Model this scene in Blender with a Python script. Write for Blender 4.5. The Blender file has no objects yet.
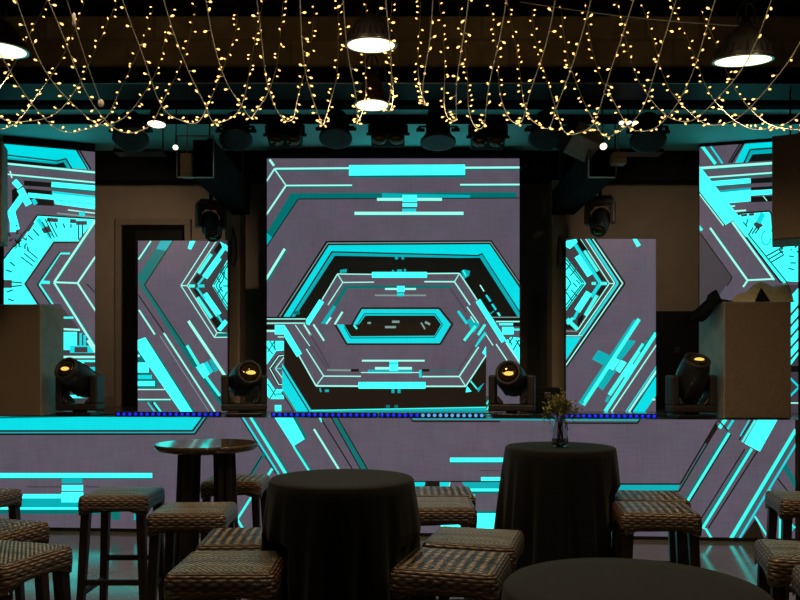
import bpy, math, random
from mathutils import Vector, Matrix
R = random.Random(7)
PI = math.pi
SC = bpy.context.scene
COL = SC.collection
F, HY, CH = 780.0, 370.0, 1.45           # focal length in pixels, horizon row, camera height

def at(px, py, d):                        # pixel -> world point at depth d
    return Vector(((px - 400) * d / F, d, CH - (py - HY) * d / F))

def lin(c):
    c /= 255.0
    return c / 12.92 if c <= .04045 else ((c + .055) / 1.055) ** 2.4

def srgb(r, g, b):
    return (lin(r), lin(g), lin(b), 1)

# ------------------------------------------------------------------ materials
def new_mat(name):
    m = bpy.data.materials.new(name); m.use_nodes = True
    nt = m.node_tree
    return m, nt, nt.nodes['Principled BSDF']

def N(nt, kind, **kw):
    n = nt.nodes.new(kind)
    for k, v in kw.items():
        if k in n.inputs: n.inputs[k].default_value = v
        else: setattr(n, k, v)
    return n

def math_node(nt, op, a, b=None):
    n = nt.nodes.new('ShaderNodeMath'); n.operation = op
    for i, v in enumerate((a, b)):
        if v is None: continue
        if isinstance(v, (int, float)): n.inputs[i].default_value = v
        else: nt.links.new(v, n.inputs[i])
    return n.outputs[0]

def mat(name, col, rough=.5, metal=0, var=.25, scale=12, bump=0, spec=.5, stretch=None):
    """plain surface with a noise-mottled colour"""
    m, nt, b = new_mat(name)
    tc = N(nt, 'ShaderNodeTexCoord'); vec = tc.outputs['Object']
    if stretch:
        mp = N(nt, 'ShaderNodeMapping'); mp.inputs['Scale'].default_value = stretch
        nt.links.new(vec, mp.inputs[0]); vec = mp.outputs[0]
    no = N(nt, 'ShaderNodeTexNoise', Scale=scale, Detail=5.0)
    nt.links.new(vec, no.inputs['Vector'])
    rp = N(nt, 'ShaderNodeValToRGB')
    rp.color_ramp.elements[0].position = .3; rp.color_ramp.elements[1].position = .7
    rp.color_ramp.elements[0].color = tuple(c * (1 - var) for c in col[:3]) + (1,)
    rp.color_ramp.elements[1].color = tuple(min(1, c * (1 + var)) for c in col[:3]) + (1,)
    nt.links.new(no.outputs['Fac'], rp.inputs[0]); nt.links.new(rp.outputs[0], b.inputs['Base Color'])
    b.inputs['Roughness'].default_value = rough; b.inputs['Metallic'].default_value = metal
    b.inputs['Specular IOR Level'].default_value = spec
    if bump:
        bp = N(nt, 'ShaderNodeBump', Strength=bump, Distance=.01)
        nt.links.new(no.outputs['Fac'], bp.inputs['Height']); nt.links.new(bp.outputs[0], b.inputs['Normal'])
    return m

def emit(name, col, strength, base=(.02, .02, .02, 1), sampling=None):
    m, nt, b = new_mat(name)
    b.inputs['Base Color'].default_value = base
    b.inputs['Emission Color'].default_value = tuple(col[:3]) + (1,)
    b.inputs['Emission Strength'].default_value = strength
    if sampling: m.cycles.emission_sampling = sampling
    return m

def led(name, col, gain=1.0, var=.16, chroma=0.0, grid=.25):
    """lit face of an LED wall: emission with the diode grid and slight unevenness"""
    m, nt, b = new_mat(name)
    b.inputs['Base Color'].default_value = (.006, .006, .007, 1); b.inputs['Roughness'].default_value = .6
    tc = N(nt, 'ShaderNodeTexCoord')
    big = N(nt, 'ShaderNodeTexNoise', Scale=3.2, Detail=4.0); nt.links.new(tc.outputs['Object'], big.inputs['Vector'])
    mp = N(nt, 'ShaderNodeMapping'); mp.inputs['Scale'].default_value = (5, 5, 70)
    nt.links.new(tc.outputs['Object'], mp.inputs[0])
    fine = N(nt, 'ShaderNodeTexNoise', Scale=1.0, Detail=2.0); nt.links.new(mp.outputs[0], fine.inputs['Vector'])
    mp2 = N(nt, 'ShaderNodeMapping'); mp2.inputs['Scale'].default_value = (70, 70, 5)
    nt.links.new(tc.outputs['Object'], mp2.inputs[0])
    fine2 = N(nt, 'ShaderNodeTexNoise', Scale=1.0, Detail=2.0); nt.links.new(mp2.outputs[0], fine2.inputs['Vector'])
    sp = N(nt, 'ShaderNodeSeparateXYZ'); nt.links.new(tc.outputs['Object'], sp.inputs[0])
    gx = math_node(nt, 'ABSOLUTE', math_node(nt, 'SINE', math_node(nt, 'MULTIPLY', sp.outputs[0], PI / .0125)))
    gz = math_node(nt, 'ABSOLUTE', math_node(nt, 'SINE', math_node(nt, 'MULTIPLY', sp.outputs[2], PI / .0125)))
    g = math_node(nt, 'MULTIPLY', math_node(nt, 'ADD', gx, gz), grid * .5)
    s = math_node(nt, 'ADD', math_node(nt, 'MULTIPLY', big.outputs['Fac'], var * 2),
                  math_node(nt, 'MULTIPLY', math_node(nt, 'ADD', fine.outputs['Fac'], fine2.outputs['Fac']), var * 1.6))
    s = math_node(nt, 'ADD', math_node(nt, 'ADD', s, 1 - var * 2.6 - grid * .32), g)
    s = math_node(nt, 'MULTIPLY', s, gain)
    nt.links.new(s, b.inputs['Emission Strength'])
    if chroma:
        ch = N(nt, 'ShaderNodeTexNoise', Scale=5.0, Detail=3.0); nt.links.new(tc.outputs['Object'], ch.inputs['Vector'])
        rp = N(nt, 'ShaderNodeValToRGB'); e = rp.color_ramp.elements
        e[0].position, e[1].position = .35, .65
        e[0].color = (col[0] * (1 - chroma), col[1] * (1 + chroma * .5), col[2], 1)
        e[1].color = (col[0] * (1 + chroma), col[1] * (1 - chroma * .5), col[2] * (1 + chroma * .3), 1)
        nt.links.new(ch.outputs['Fac'], rp.inputs[0]); nt.links.new(rp.outputs[0], b.inputs['Emission Color'])
    else:
        b.inputs['Emission Color'].default_value = tuple(col[:3]) + (1,)
    return m

def weave(name, dark, light, row, col, stripe=0, contrast=1.0):
    """woven rattan: rows of strands going over and under stakes, from a UV map in metres"""
    m, nt, b = new_mat(name)
    uv = N(nt, 'ShaderNodeUVMap'); sp = N(nt, 'ShaderNodeSeparateXYZ'); nt.links.new(uv.outputs[0], sp.inputs[0])
    u, v = sp.outputs[0], sp.outputs[1]
    vr = math_node(nt, 'DIVIDE', v, row)
    j = math_node(nt, 'FLOOR', vr)
    prof = math_node(nt, 'ABSOLUTE', math_node(nt, 'SINE', math_node(nt, 'MULTIPLY', vr, PI)))
    alt = math_node(nt, 'SINE', math_node(nt, 'MULTIPLY', math_node(nt, 'ADD', math_node(nt, 'DIVIDE', u, col), j), PI))
    alt = math_node(nt, 'ADD', math_node(nt, 'MULTIPLY', alt, .5 * contrast), 1 - .5 * contrast)
    h = math_node(nt, 'MULTIPLY', math_node(nt, 'POWER', prof, .7), alt)
    wn = N(nt, 'ShaderNodeTexWhiteNoise', noise_dimensions='1D'); nt.links.new(j, wn.inputs['W'])
    no = N(nt, 'ShaderNodeTexNoise', Scale=45.0, Detail=3.0); nt.links.new(uv.outputs[0], no.inputs['Vector'])
    k = math_node(nt, 'ADD', math_node(nt, 'MULTIPLY', wn.outputs['Value'], .5), math_node(nt, 'MULTIPLY', no.outputs['Fac'], .9))
    fac = math_node(nt, 'MULTIPLY', h, k)
    if stripe:
        st = math_node(nt, 'SINE', math_node(nt, 'MULTIPLY', u, 2 * PI / stripe))
        st = math_node(nt, 'ADD', math_node(nt, 'MULTIPLY', st, .46), .54)
        fac = math_node(nt, 'MULTIPLY', fac, st)
    rp = N(nt, 'ShaderNodeValToRGB'); e = rp.color_ramp.elements
    e[0].position, e[1].position = .16, .74
    e[0].color, e[1].color = tuple(dark) + (1,), tuple(light) + (1,)
    nt.links.new(fac, rp.inputs[0]); nt.links.new(rp.outputs[0], b.inputs['Base Color'])
    bp = N(nt, 'ShaderNodeBump', Strength=1.0, Distance=.004)
    nt.links.new(h, bp.inputs['Height']); nt.links.new(bp.outputs[0], b.inputs['Normal'])
    b.inputs['Roughness'].default_value = .30; b.inputs['Specular IOR Level'].default_value = .6
    return m

# ------------------------------------------------------------------ mesh building
class MB:
    def __init__(s): s.v, s.f, s.mi, s.uv, s.sm = [], [], [], [], []
    def face(s, idx, mi=0, uv=None, smooth=False):
        s.f.append(tuple(idx)); s.mi.append(mi); s.uv.append(uv); s.sm.append(smooth)
    def verts(s, pts):
        n = len(s.v); s.v.extend([tuple(p) for p in pts]); return n
    def poly(s, pts, mi=0):
        n = s.verts(pts); s.face(range(n, n + len(pts)), mi)
    def box(s, lo, hi, mi=0, M=None, taper=1.0):
        x0, y0, z0 = lo; x1, y1, z1 = hi
        cx, cy = (x0 + x1) / 2, (y0 + y1) / 2
        p = [Vector((x, y, z)) for z in (z0, z1) for x, y in ((x0, y0), (x1, y0), (x1, y1), (x0, y1))]
        if taper != 1:
            for q in p[:4]: q.x = cx + (q.x - cx) * taper; q.y = cy + (q.y - cy) * taper
        if M is not None: p = [M @ q for q in p]
        n = s.verts(p)
        for q in ((3, 2, 1, 0), (4, 5, 6, 7), (0, 1, 5, 4), (1, 2, 6, 5), (2, 3, 7, 6), (3, 0, 4, 7)):
            s.face([n + i for i in q], mi)
        return s
    def bar(s, a, b, w, h=None, mi=0, up=(0, 0, 1), w2=None):
        """straight square bar from a to b"""
        a, b = Vector(a), Vector(b); h = h or w; t = (b - a).normalized()
        u = t.cross(Vector(up))
        if u.length < 1e-4: u = t.cross(Vector((0, 1, 0)))
        u.normalize(); w_ = u.cross(t)
        k = (w2 or w) / w
        p = []
        for c, sc in ((a, 1), (b, k)):
            for i, j in ((-1, -1), (1, -1), (1, 1), (-1, 1)):
                p.append(c + u * (i * w / 2 * sc) + w_ * (j * h / 2 * sc))
        n = s.verts(p)
        for q in ((3, 2, 1, 0), (4, 5, 6, 7), (0, 1, 5, 4), (1, 2, 6, 5), (2, 3, 7, 6), (3, 0, 4, 7)):
            s.face([n + i for i in q], mi)
        return s
    def tube(s, path, r, n=8, mi=0, cap=True):
        path = [Vector(p) for p in path]; rs = r if isinstance(r, (list, tuple)) else [r] * len(path)
        ref = None; base = len(s.v)
        for i, p in enumerate(path):
            t = (path[min(i + 1, len(path) - 1)] - path[max(i - 1, 0)]).normalized()
            if ref is None:
                ref = t.orthogonal().normalized()
            else:
                ref = (ref - t * ref.dot(t)); ref = ref.normalized() if ref.length > 1e-6 else t.orthogonal().normalized()
            o = t.cross(ref)
            s.verts([p + (ref * math.cos(2 * PI * k / n) + o * math.sin(2 * PI * k / n)) * rs[i] for k in range(n)])
        for i in range(len(path) - 1):
            for k in range(n):
                a = base + i * n + k; b_ = base + i * n + (k + 1) % n
                s.face((a, b_, b_ + n, a + n), mi, smooth=True)
        if cap:
            s.face([base + k for k in reversed(range(n))], mi)
            s.face([base + (len(path) - 1) * n + k for k in range(n)], mi)
        return s
    def lathe(s, prof, n=24, M=None, mi=0, smooth=True):
        """profile of (radius, z) revolved about the z axis of M"""
        M = M or Matrix(); base = len(s.v)
        for r, z in prof:
            s.verts([M @ Vector((r * math.cos(2 * PI * k / n), r * math.sin(2 * PI * k / n), z)) for k in range(n)])
        for i in range(len(prof) - 1):
            if isinstance(mi, (list, tuple)): m_ = mi[i]
            else: m_ = mi
            for k in range(n):
                a = base + i * n + k; b_ = base + i * n + (k + 1) % n
                s.face((a, b_, b_ + n, a + n), m_, smooth=smooth)
        for i, rev in ((0, True), (len(prof) - 1, False)):
            if prof[i][0] > 1e-5 and not (prof[0] == prof[-1]):
                idx = [base + i * n + k for k in range(n)]
                s.face(idx[::-1] if rev else idx, m_ if not isinstance(mi, (list, tuple)) else mi[min(i, len(mi) - 1)])
        return s
    def build(s, name, mats, parent=None, loc=None, bevel=0, segs=2):
        me = bpy.data.meshes.new(name); me.from_pydata([tuple(v) for v in s.v], [], s.f); 
        mats = mats if isinstance(mats, (list, tuple)) else [mats]
        for m in mats: me.materials.append(m)
        for p, mi, sm in zip(me.polygons, s.mi, s.sm): p.material_index = mi; p.use_smooth = sm
        if any(s.uv):
            l = me.uv_layers.new(name='UVMap')
            for p, uv in zip(me.polygons, s.uv):
                for i, li in enumerate(p.loop_indices): l.data[li].uv = uv[i] if uv else (0, 0)
        me.update()
        o = bpy.data.objects.new(name, me); COL.objects.link(o)
        if parent: o.parent = parent
        if loc is not None: o.location = loc
        if bevel:
            b = o.modifiers.new('bevel', 'BEVEL'); b.width = bevel; b.segments = segs; b.limit_method = 'ANGLE'; b.angle_limit = .6
        return o

def tag(o, label, cat, group=None):
    o['label'] = label; o['category'] = cat
    if group: o['group'] = group
    return o

def thing(name, label, cat, loc=(0, 0, 0), rz=0, group=None):
    o = bpy.data.objects.new(name, None); COL.objects.link(o)
    o.location = loc; o.rotation_euler = (0, 0, rz); o.empty_display_size = .1
    return tag(o, label, cat, group)

def dup(root, loc, rz, label, group=None):
    r = root.copy(); COL.objects.link(r); r.location = loc; r.rotation_euler = (0, 0, rz); r['label'] = label
    if group: r['group'] = group
    for ch in list(root.children):
        c = ch.copy(); COL.objects.link(c); c.parent = r
        for g in list(ch.children):
            d = g.copy(); COL.objects.link(d); d.parent = c
    return r

def struct(name, mb, m, bevel=0):
    o = mb.build(name, m, bevel=bevel); o['kind'] = 'structure'; return o

def rot_to(d, roll=0):
    """matrix whose z axis points along d"""
    return Vector(d).normalized().to_track_quat('Z', 'Y').to_matrix().to_4x4()

# ------------------------------------------------------------------ material list
M = {}
M['black'] = mat('black_paint', (.006, .006, .006), .55, var=.3, spec=.2)
M['matt'] = mat('matt_black', (.006, .0055, .005), .85, var=.3, spec=.08)
M['ceiling'] = mat('dark_ceiling', (.012, .010, .009), .9, var=.4, scale=3)
M['stage_ceiling'] = mat('stage_ceiling_led_tint', (.24, .86, .90), .7, var=.08, scale=2)  # teal spill of the LED walls put into the ceiling's base colour
M['wall'] = mat('brown_wall', (.34, .27, .21), .8, var=.10, scale=4)
M['side_wall'] = mat('dark_side_wall', (.03, .025, .022), .9, var=.3)
M['trim'] = mat('door_trim', (.24, .19, .15), .6, var=.1)
M['deck'] = mat('stage_deck', (.06, .055, .05), .16, var=.3, scale=8)
M['speaker_wood'] = mat('speaker_side', (.30, .31, .28), .6, var=.15, scale=9)
M['grille'] = mat('speaker_grille', (.19, .135, .09), .85, var=.35, scale=160, bump=.3)
M['plastic'] = mat('black_plastic', (.014, .014, .015), .36, var=.2)
M['plastic_brown'] = mat('dark_moulded_plastic', (.028, .022, .019), .5, var=.2)
M['metal'] = mat('dark_metal', (.05, .05, .05), .35, .8, var=.2)
M['steel'] = mat('steel', (.35, .33, .3), .3, 1, var=.2)
M['tan'] = mat('tan_board', (.42, .34, .25), .6, var=.1)
M['leg'] = mat('stained_wood', (.020, .010, .007), .42, var=.45, scale=14, stretch=(6, 6, .8))
M['wood_top'] = mat('varnished_wood', (.075, .05, .032), .07, var=.3, scale=10, stretch=(1, 8, 1))
M['plank'] = mat('dark_plank', (.018, .013, .011), .4, var=.5, scale=10, stretch=(8, 8, .6))
M['cloth'] = mat('black_tablecloth', (.0022, .0026, .0024), .8, var=.3, scale=220, bump=.15, spec=.25)
_b = M['cloth'].node_tree.nodes['Principled BSDF']; _b.inputs['Sheen Weight'].default_value = .10; _b.inputs['Sheen Roughness'].default_value = .45; _b.inputs['Sheen Tint'].default_value = (.8, .8, .7, 1)
M['jacket'] = mat('black_jacket', (.009, .009, .010), .8, var=.3, scale=60, spec=.12)
M['drape'] = mat('olive_drape', (.74, .61, .41), .85, var=.35, scale=30, stretch=(1, 6, 6), spec=.1)
M['cable'] = mat('rubber_cable', (.012, .012, .012), .6)
M['wire'] = mat('fairy_wire', (.88, .82, .68), .45, var=.05)
M['shade'] = mat('pendant_metal', (.055, .045, .035), .45, .1, var=.3, scale=30)
M['shade_in'] = mat('pendant_inside', (.85, .8, .7), .5, var=.03)
M['rib'] = mat('ribbed_brass', (.20, .13, .07), .35, .7, var=.5, scale=40)
M['glow'] = emit('pendant_glow', (1, .80, .46), 2.6)
M['lamp'] = emit('stage_lamp_glow', (1, .82, .60), 3.5)
M['bulb'] = emit('fairy_bulb_glow', (1, .53, .145), 3.1)
M['blue'] = emit('blue_diode', (.006, .018, .95), 1.0)
M['blue_white'] = emit('pale_blue_diode', (.12, .45, 1), .9)
M['glint'] = emit('lens_glint_glow', (1, .70, .14), .95, base=(.6, .4, .05, 1))  # warm reflection in an unlit lens, put in as a faint glow
M['leaf'] = mat('olive_leaf', (.26, .28, .08), .6, var=.5, scale=20)
M['petal'] = mat('rust_petal', (.62, .30, .14), .6, var=.4, scale=30)
M['stem'] = mat('brown_stem', (.08, .05, .025), .6)

g_, nt, b = new_mat('clear_glass')
b.inputs['Transmission Weight'].default_value = 1; b.inputs['Roughness'].default_value = .03; b.inputs['IOR'].default_value = 1.45
tc = N(nt, 'ShaderNodeTexCoord'); no = N(nt, 'ShaderNodeTexNoise', Scale=30.0); nt.links.new(tc.outputs['Object'], no.inputs['Vector'])
bp = N(nt, 'ShaderNodeBump', Strength=.08); nt.links.new(no.outputs['Fac'], bp.inputs['Height']); nt.links.new(bp.outputs[0], b.inputs['Normal'])
M['glass'] = g_
g_, nt, b = new_mat('lens_glass')
b.inputs['Base Color'].default_value = (.10, .065, .02, 1); b.inputs['Roughness'].default_value = .08; b.inputs['Metallic'].default_value = .7
tc = N(nt, 'ShaderNodeTexCoord'); no = N(nt, 'ShaderNodeTexVoronoi', Scale=38.0); nt.links.new(tc.outputs['Object'], no.inputs['Vector'])
bp = N(nt, 'ShaderNodeBump', Strength=.5); nt.links.new(no.outputs['Distance'], bp.inputs['Height']); nt.links.new(bp.outputs[0], b.inputs['Normal'])
M['lens'] = g_

# beam of plastered blockwork
g_, nt, b = new_mat('plastered_block_beam')
tc = N(nt, 'ShaderNodeTexCoord'); mp = N(nt, 'ShaderNodeMapping'); mp.inputs['Rotation'].default_value = (PI / 2, 0, 0)
nt.links.new(tc.outputs['Object'], mp.inputs[0])
br = N(nt, 'ShaderNodeTexBrick', Scale=1.0); br.inputs['Brick Width'].default_value = .42; br.inputs['Row Height'].default_value = .21
br.inputs['Mortar Size'].default_value = .012
br.inputs['Color1'].default_value = (.62, .52, .36, 1); br.inputs['Color2'].default_value = (.46, .38, .26, 1); br.inputs['Mortar'].default_value = (.40, .33, .23, 1)
nt.links.new(mp.outputs[0], br.inputs['Vector'])
no = N(nt, 'ShaderNodeTexNoise', Scale=7.0, Detail=6.0); nt.links.new(tc.outputs['Object'], no.inputs['Vector'])
mx = N(nt, 'ShaderNodeMix', data_type='RGBA', blend_type='MULTIPLY'); mx.inputs[0].default_value = .8
nt.links.new(br.outputs['Color'], mx.inputs[6]); nt.links.new(no.outputs['Fac'], mx.inputs[7]); nt.links.new(mx.outputs[2], b.inputs['Base Color'])
b.inputs['Roughness'].default_value = .85
bp = N(nt, 'ShaderNodeBump', Strength=.5, Distance=.02); nt.links.new(no.outputs['Fac'], bp.inputs['Height']); nt.links.new(bp.outputs[0], b.inputs['Normal'])
M['beam'] = g_

# floor of polished stone tiles
g_, nt, b = new_mat('polished_floor_tiles')
tc = N(nt, 'ShaderNodeTexCoord'); mp = N(nt, 'ShaderNodeMapping'); mp.inputs['Rotation'].default_value = (0, 0, .78)
nt.links.new(tc.outputs['Object'], mp.inputs[0])
br = N(nt, 'ShaderNodeTexBrick', Scale=1.0); br.offset = 0; br.inputs['Brick Width'].default_value = .6; br.inputs['Row Height'].default_value = .6
br.inputs['Mortar Size'].default_value = .004
br.inputs['Color1'].default_value = (.30, .26, .21, 1); br.inputs['Color2'].default_value = (.19, .165, .135, 1); br.inputs['Mortar'].default_value = (.07, .06, .05, 1)
nt.links.new(mp.outputs[0], br.inputs['Vector'])
no = N(nt, 'ShaderNodeTexNoise', Scale=5.0, Detail=6.0); nt.links.new(tc.outputs['Object'], no.inputs['Vector'])
mx = N(nt, 'ShaderNodeMix', data_type='RGBA', blend_type='MULTIPLY'); mx.inputs[0].default_value = .5
nt.links.new(br.outputs['Color'], mx.inputs[6]); nt.links.new(no.outputs['Fac'], mx.inputs[7]); nt.links.new(mx.outputs[2], b.inputs['Base Color'])
b.inputs['Roughness'].default_value = .13; b.inputs['IOR'].default_value = 2.2
bp = N(nt, 'ShaderNodeBump', Strength=.004, Distance=.02); nt.links.new(no.outputs['Fac'], bp.inputs['Height']); nt.links.new(bp.outputs[0], b.inputs['Normal'])
M['floor'] = g_

M['weave_side'] = weave('rattan_apron', (.006, .003, .002), (.30, .17, .09), .0125, .024, contrast=.6)
M['weave_top'] = weave('rattan_fine_top', (.006, .004, .002), (.85, .68, .46), .0105, .0095)
M['weave_strip'] = weave('rattan_striped_top', (.008, .004, .003), (.85, .61, .37), .0125, .014, stripe=.038, contrast=.5)

# LED colours
LED = [
    ('grey', srgb(86, 79, 92), 1.0, .20, .05, .20),      # 0
    ('bright', (.026, .62, .57, 1), 2.4, .05, 0, .12),   # 1
    ('cyan', srgb(0, 216, 224), 1.0, .06, 0, .2),        # 2
    ('deep', srgb(0, 168, 176), 1.0, .08, 0, .2),        # 3
    ('teal', srgb(0, 106, 104), 1.0, .1, 0, .2),         # 4
    ('pale', srgb(160, 255, 240), 1.0, .03, 0, .05),    # 5
    ('black', srgb(12, 14, 12), 1.0, .1, 0, .1),         # 6
    ('brown', srgb(24, 16, 10), 1.0, .1, 0, .1),         # 7
    ('mid', srgb(60, 56, 62), 1.0, .1, .05, .25),        # 8
    ('dim', srgb(120, 150, 145), 1.0, .1, 0, .1),        # 9
    ('bright_line', srgb(62, 250, 238), 1.05, .04, 0, .05),  # 10
]
LEDM = [led('led_' + a, b_, c, d, e, f) for a, b_, c, d, e, f in LED]
GY, BR, CY, DP, TL, PA, BK, BN, MD, DM = range(10)

# ------------------------------------------------------------------ the setting
Z_STAGE, Z_SC = 1.03, 3.735
XW = 4.6
mb = MB(); mb.poly([(-XW, -3, 0), (XW, -3, 0), (XW, 9.2, 0), (-XW, 9.2, 0)]); struct('floor', mb, M['floor'])
mb = MB(); mb.box((-XW, -3, 4.3), (XW, 6.45, 4.4)); struct('ceiling', mb, M['ceiling'])
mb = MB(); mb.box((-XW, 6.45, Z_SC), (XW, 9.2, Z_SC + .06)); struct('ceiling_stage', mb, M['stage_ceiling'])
mb = MB(); mb.box((-XW, 9.0, 0), (XW, 9.15, 4.4)); struct('wall_back', mb, M['wall'])
mb = MB(); mb.box((-XW - .1, -3, 0), (-XW, 9.15, 4.4)); struct('wall_left', mb, M['side_wall'])
mb = MB(); mb.box((XW, -3, 0), (XW + .1, 9.15, 4.4)); struct('wall_right', mb, M['side_wall'])
mb = MB(); mb.box((-XW, -3.1, 0), (XW, -3, 4.4)); struct('wall_front', mb, M['side_wall'])
# downstand beam in front of the stage, black steel beam under it
mb = MB(); mb.box((-XW, 6.0, 3.80), (XW, 6.4, 4.17)); struct('ceiling_beam', mb, M['beam'])
mb = MB(); mb.box((-XW, 6.05, 3.70), (XW, 6.35, 3.80)); mb.box((-XW, 6.0, 3.665), (XW, 6.4, 3.70)); struct('steel_beam', mb, M['black'])
mb = MB(); mb.box((-XW, 6.50, 3.66), (XW, 6.62, Z_SC)); mb.box((-XW, 6.98, 3.69), (XW, 7.05, Z_SC)); struct('trim_joists', mb, M['matt'])
mb = MB(); mb.tube([(-XW, 5.99, 3.655), (XW, 5.99, 3.655)], .007, 8); struct('trim_lip_highlight', mb, M['steel'])  # thin pipe added to stand for the steel beam's teal-lit lower edge
# black bulkhead behind the screen tops
mb = MB(); mb.box((-XW, 8.12, 3.43), (XW, 8.30, Z_SC)); struct('trim_bulkhead', mb, M['matt'])
# stage front line, slightly skewed to the camera
DL, DR = 7.05, 6.55
def front_d(px):                          # depth of the stage front along a pixel column
    p0 = Vector(((0 - 400) * DL / F, DL)); p1 = Vector(((800 - 400) * DR / F, DR)); e = p1 - p0
    k = (px - 400) / F                    # X = k*Y
    t = (k * p0.y - p0.x) / (e.x - k * e.y)
    return p0.y + e.y * t
def front_y(x):
    x0, x1 = -400 * DL / F, 400 * DR / F
    return DL + (DR - DL) * (x - x0) / (x1 - x0)
mb = MB()
pts = [(-XW, front_y(-XW) + .03), (XW, front_y(XW) + .03), (XW, 9.0), (-XW, 9.0)]
n = mb.verts([(x, y, 0) for x, y in pts] + [(x, y, Z_STAGE) for x, y in pts])
mb.face((n + 4, n + 5, n + 6, n + 7)); mb.face((n, n + 1, n + 5, n + 4)); mb.face((n + 1, n + 2, n + 6, n + 5)); mb.face((n + 2, n + 3, n + 7, n + 6)); mb.face((n + 3, n, n + 4, n + 7))
struct('stage_platform', mb, M['deck'])
# square brown pillars either side of the middle screen
def pillar(name, px0, px1, d, z1, m, depth=.3):
    a, b_ = at(px0, 0, d).x, at(px1, 0, d).x
    mb = MB(); mb.box((a, d, Z_STAGE), (b_, d + depth, z1)); struct(name, mb, m, .008)
pillar('pillar_left', 225, 240, 8.12, 3.43, M['wall'])
pillar('pillar_right', 552, 566, 8.12, 3.43, M['wall'])
# black posts at the ends of the stage that carry the hung loudspeakers
for nm, x0, x1, yf in (('post_right', 3.36, 3.60, 6.42),):
    mb = MB(); mb.box((x0, yf - .1, 0), (x1, yf + .14, 3.66)); struct(nm, mb, M['matt'], .006)
# doorway in the back wall on the left
p0, p1 = at(117, 226, 9), at(192, 402, 9)
mb = MB()
mb.box((p0.x, 8.93, Z_STAGE), (p0.x + .07, 9.0, p0.z)); mb.box((p1.x - .07, 8.93, Z_STAGE), (p1.x, 9.0, p0.z)); mb.box((p0.x, 8.93, p0.z), (p1.x, 9.0, p0.z + .07))
dr = struct('door_1', mb, M['trim'], .005)
mb = MB(); mb.box((p0.x + .07, 8.975, Z_STAGE), (p1.x - .07, 8.999, p0.z)); mb.build('door_panel', M['matt'], dr)
mb = MB(); mb.box((p0.x + .22, 8.955, Z_STAGE + .05), (p1.x - .1, 8.975, p0.z - .06)); mb.build('door_leaf', M['black'], dr, bevel=.004)
mb = MB(); mb.tube([(p0.x + .27, 8.955, 2.05), (p0.x + .27, 8.90, 2.05), (p0.x + .38, 8.90, 2.05)], .011, 8); mb.build('door_handle', M['steel'], dr)
# skirting on the back wall
mb = MB(); mb.box((-XW, 8.97, Z_STAGE), (p0.x - .01, 9.0, Z_STAGE + .12)); mb.box((p1.x + .01, 8.97, Z_STAGE), (XW, 9.0, Z_STAGE + .12)); struct('baseboard_back', mb, M['trim'])

# ------------------------------------------------------------------ LED walls
def clip_poly(pts, quad):
    """clip a polygon to a convex quad (both in pixels, quad clockwise on screen)"""
    out = list(pts)
    for i in range(4):
        a, b_ = quad[i], quad[(i + 1) % 4]
        def side(p): return (b_[0] - a[0]) * (p[1] - a[1]) - (b_[1] - a[1]) * (p[0] - a[0])
        src, out = out, []
        for k in range(len(src)):
            p, q = src[k], src[(k + 1) % len(src)]
            sp_, sq = side(p), side(q)
            if sp_ >= 0: out.append(p)
            if sp_ * sq < 0:
                t = sp_ / (sp_ - sq); out.append((p[0] + (q[0] - p[0]) * t, p[1] + (q[1] - p[1]) * t))
        if not out: return []
    return out

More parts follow.
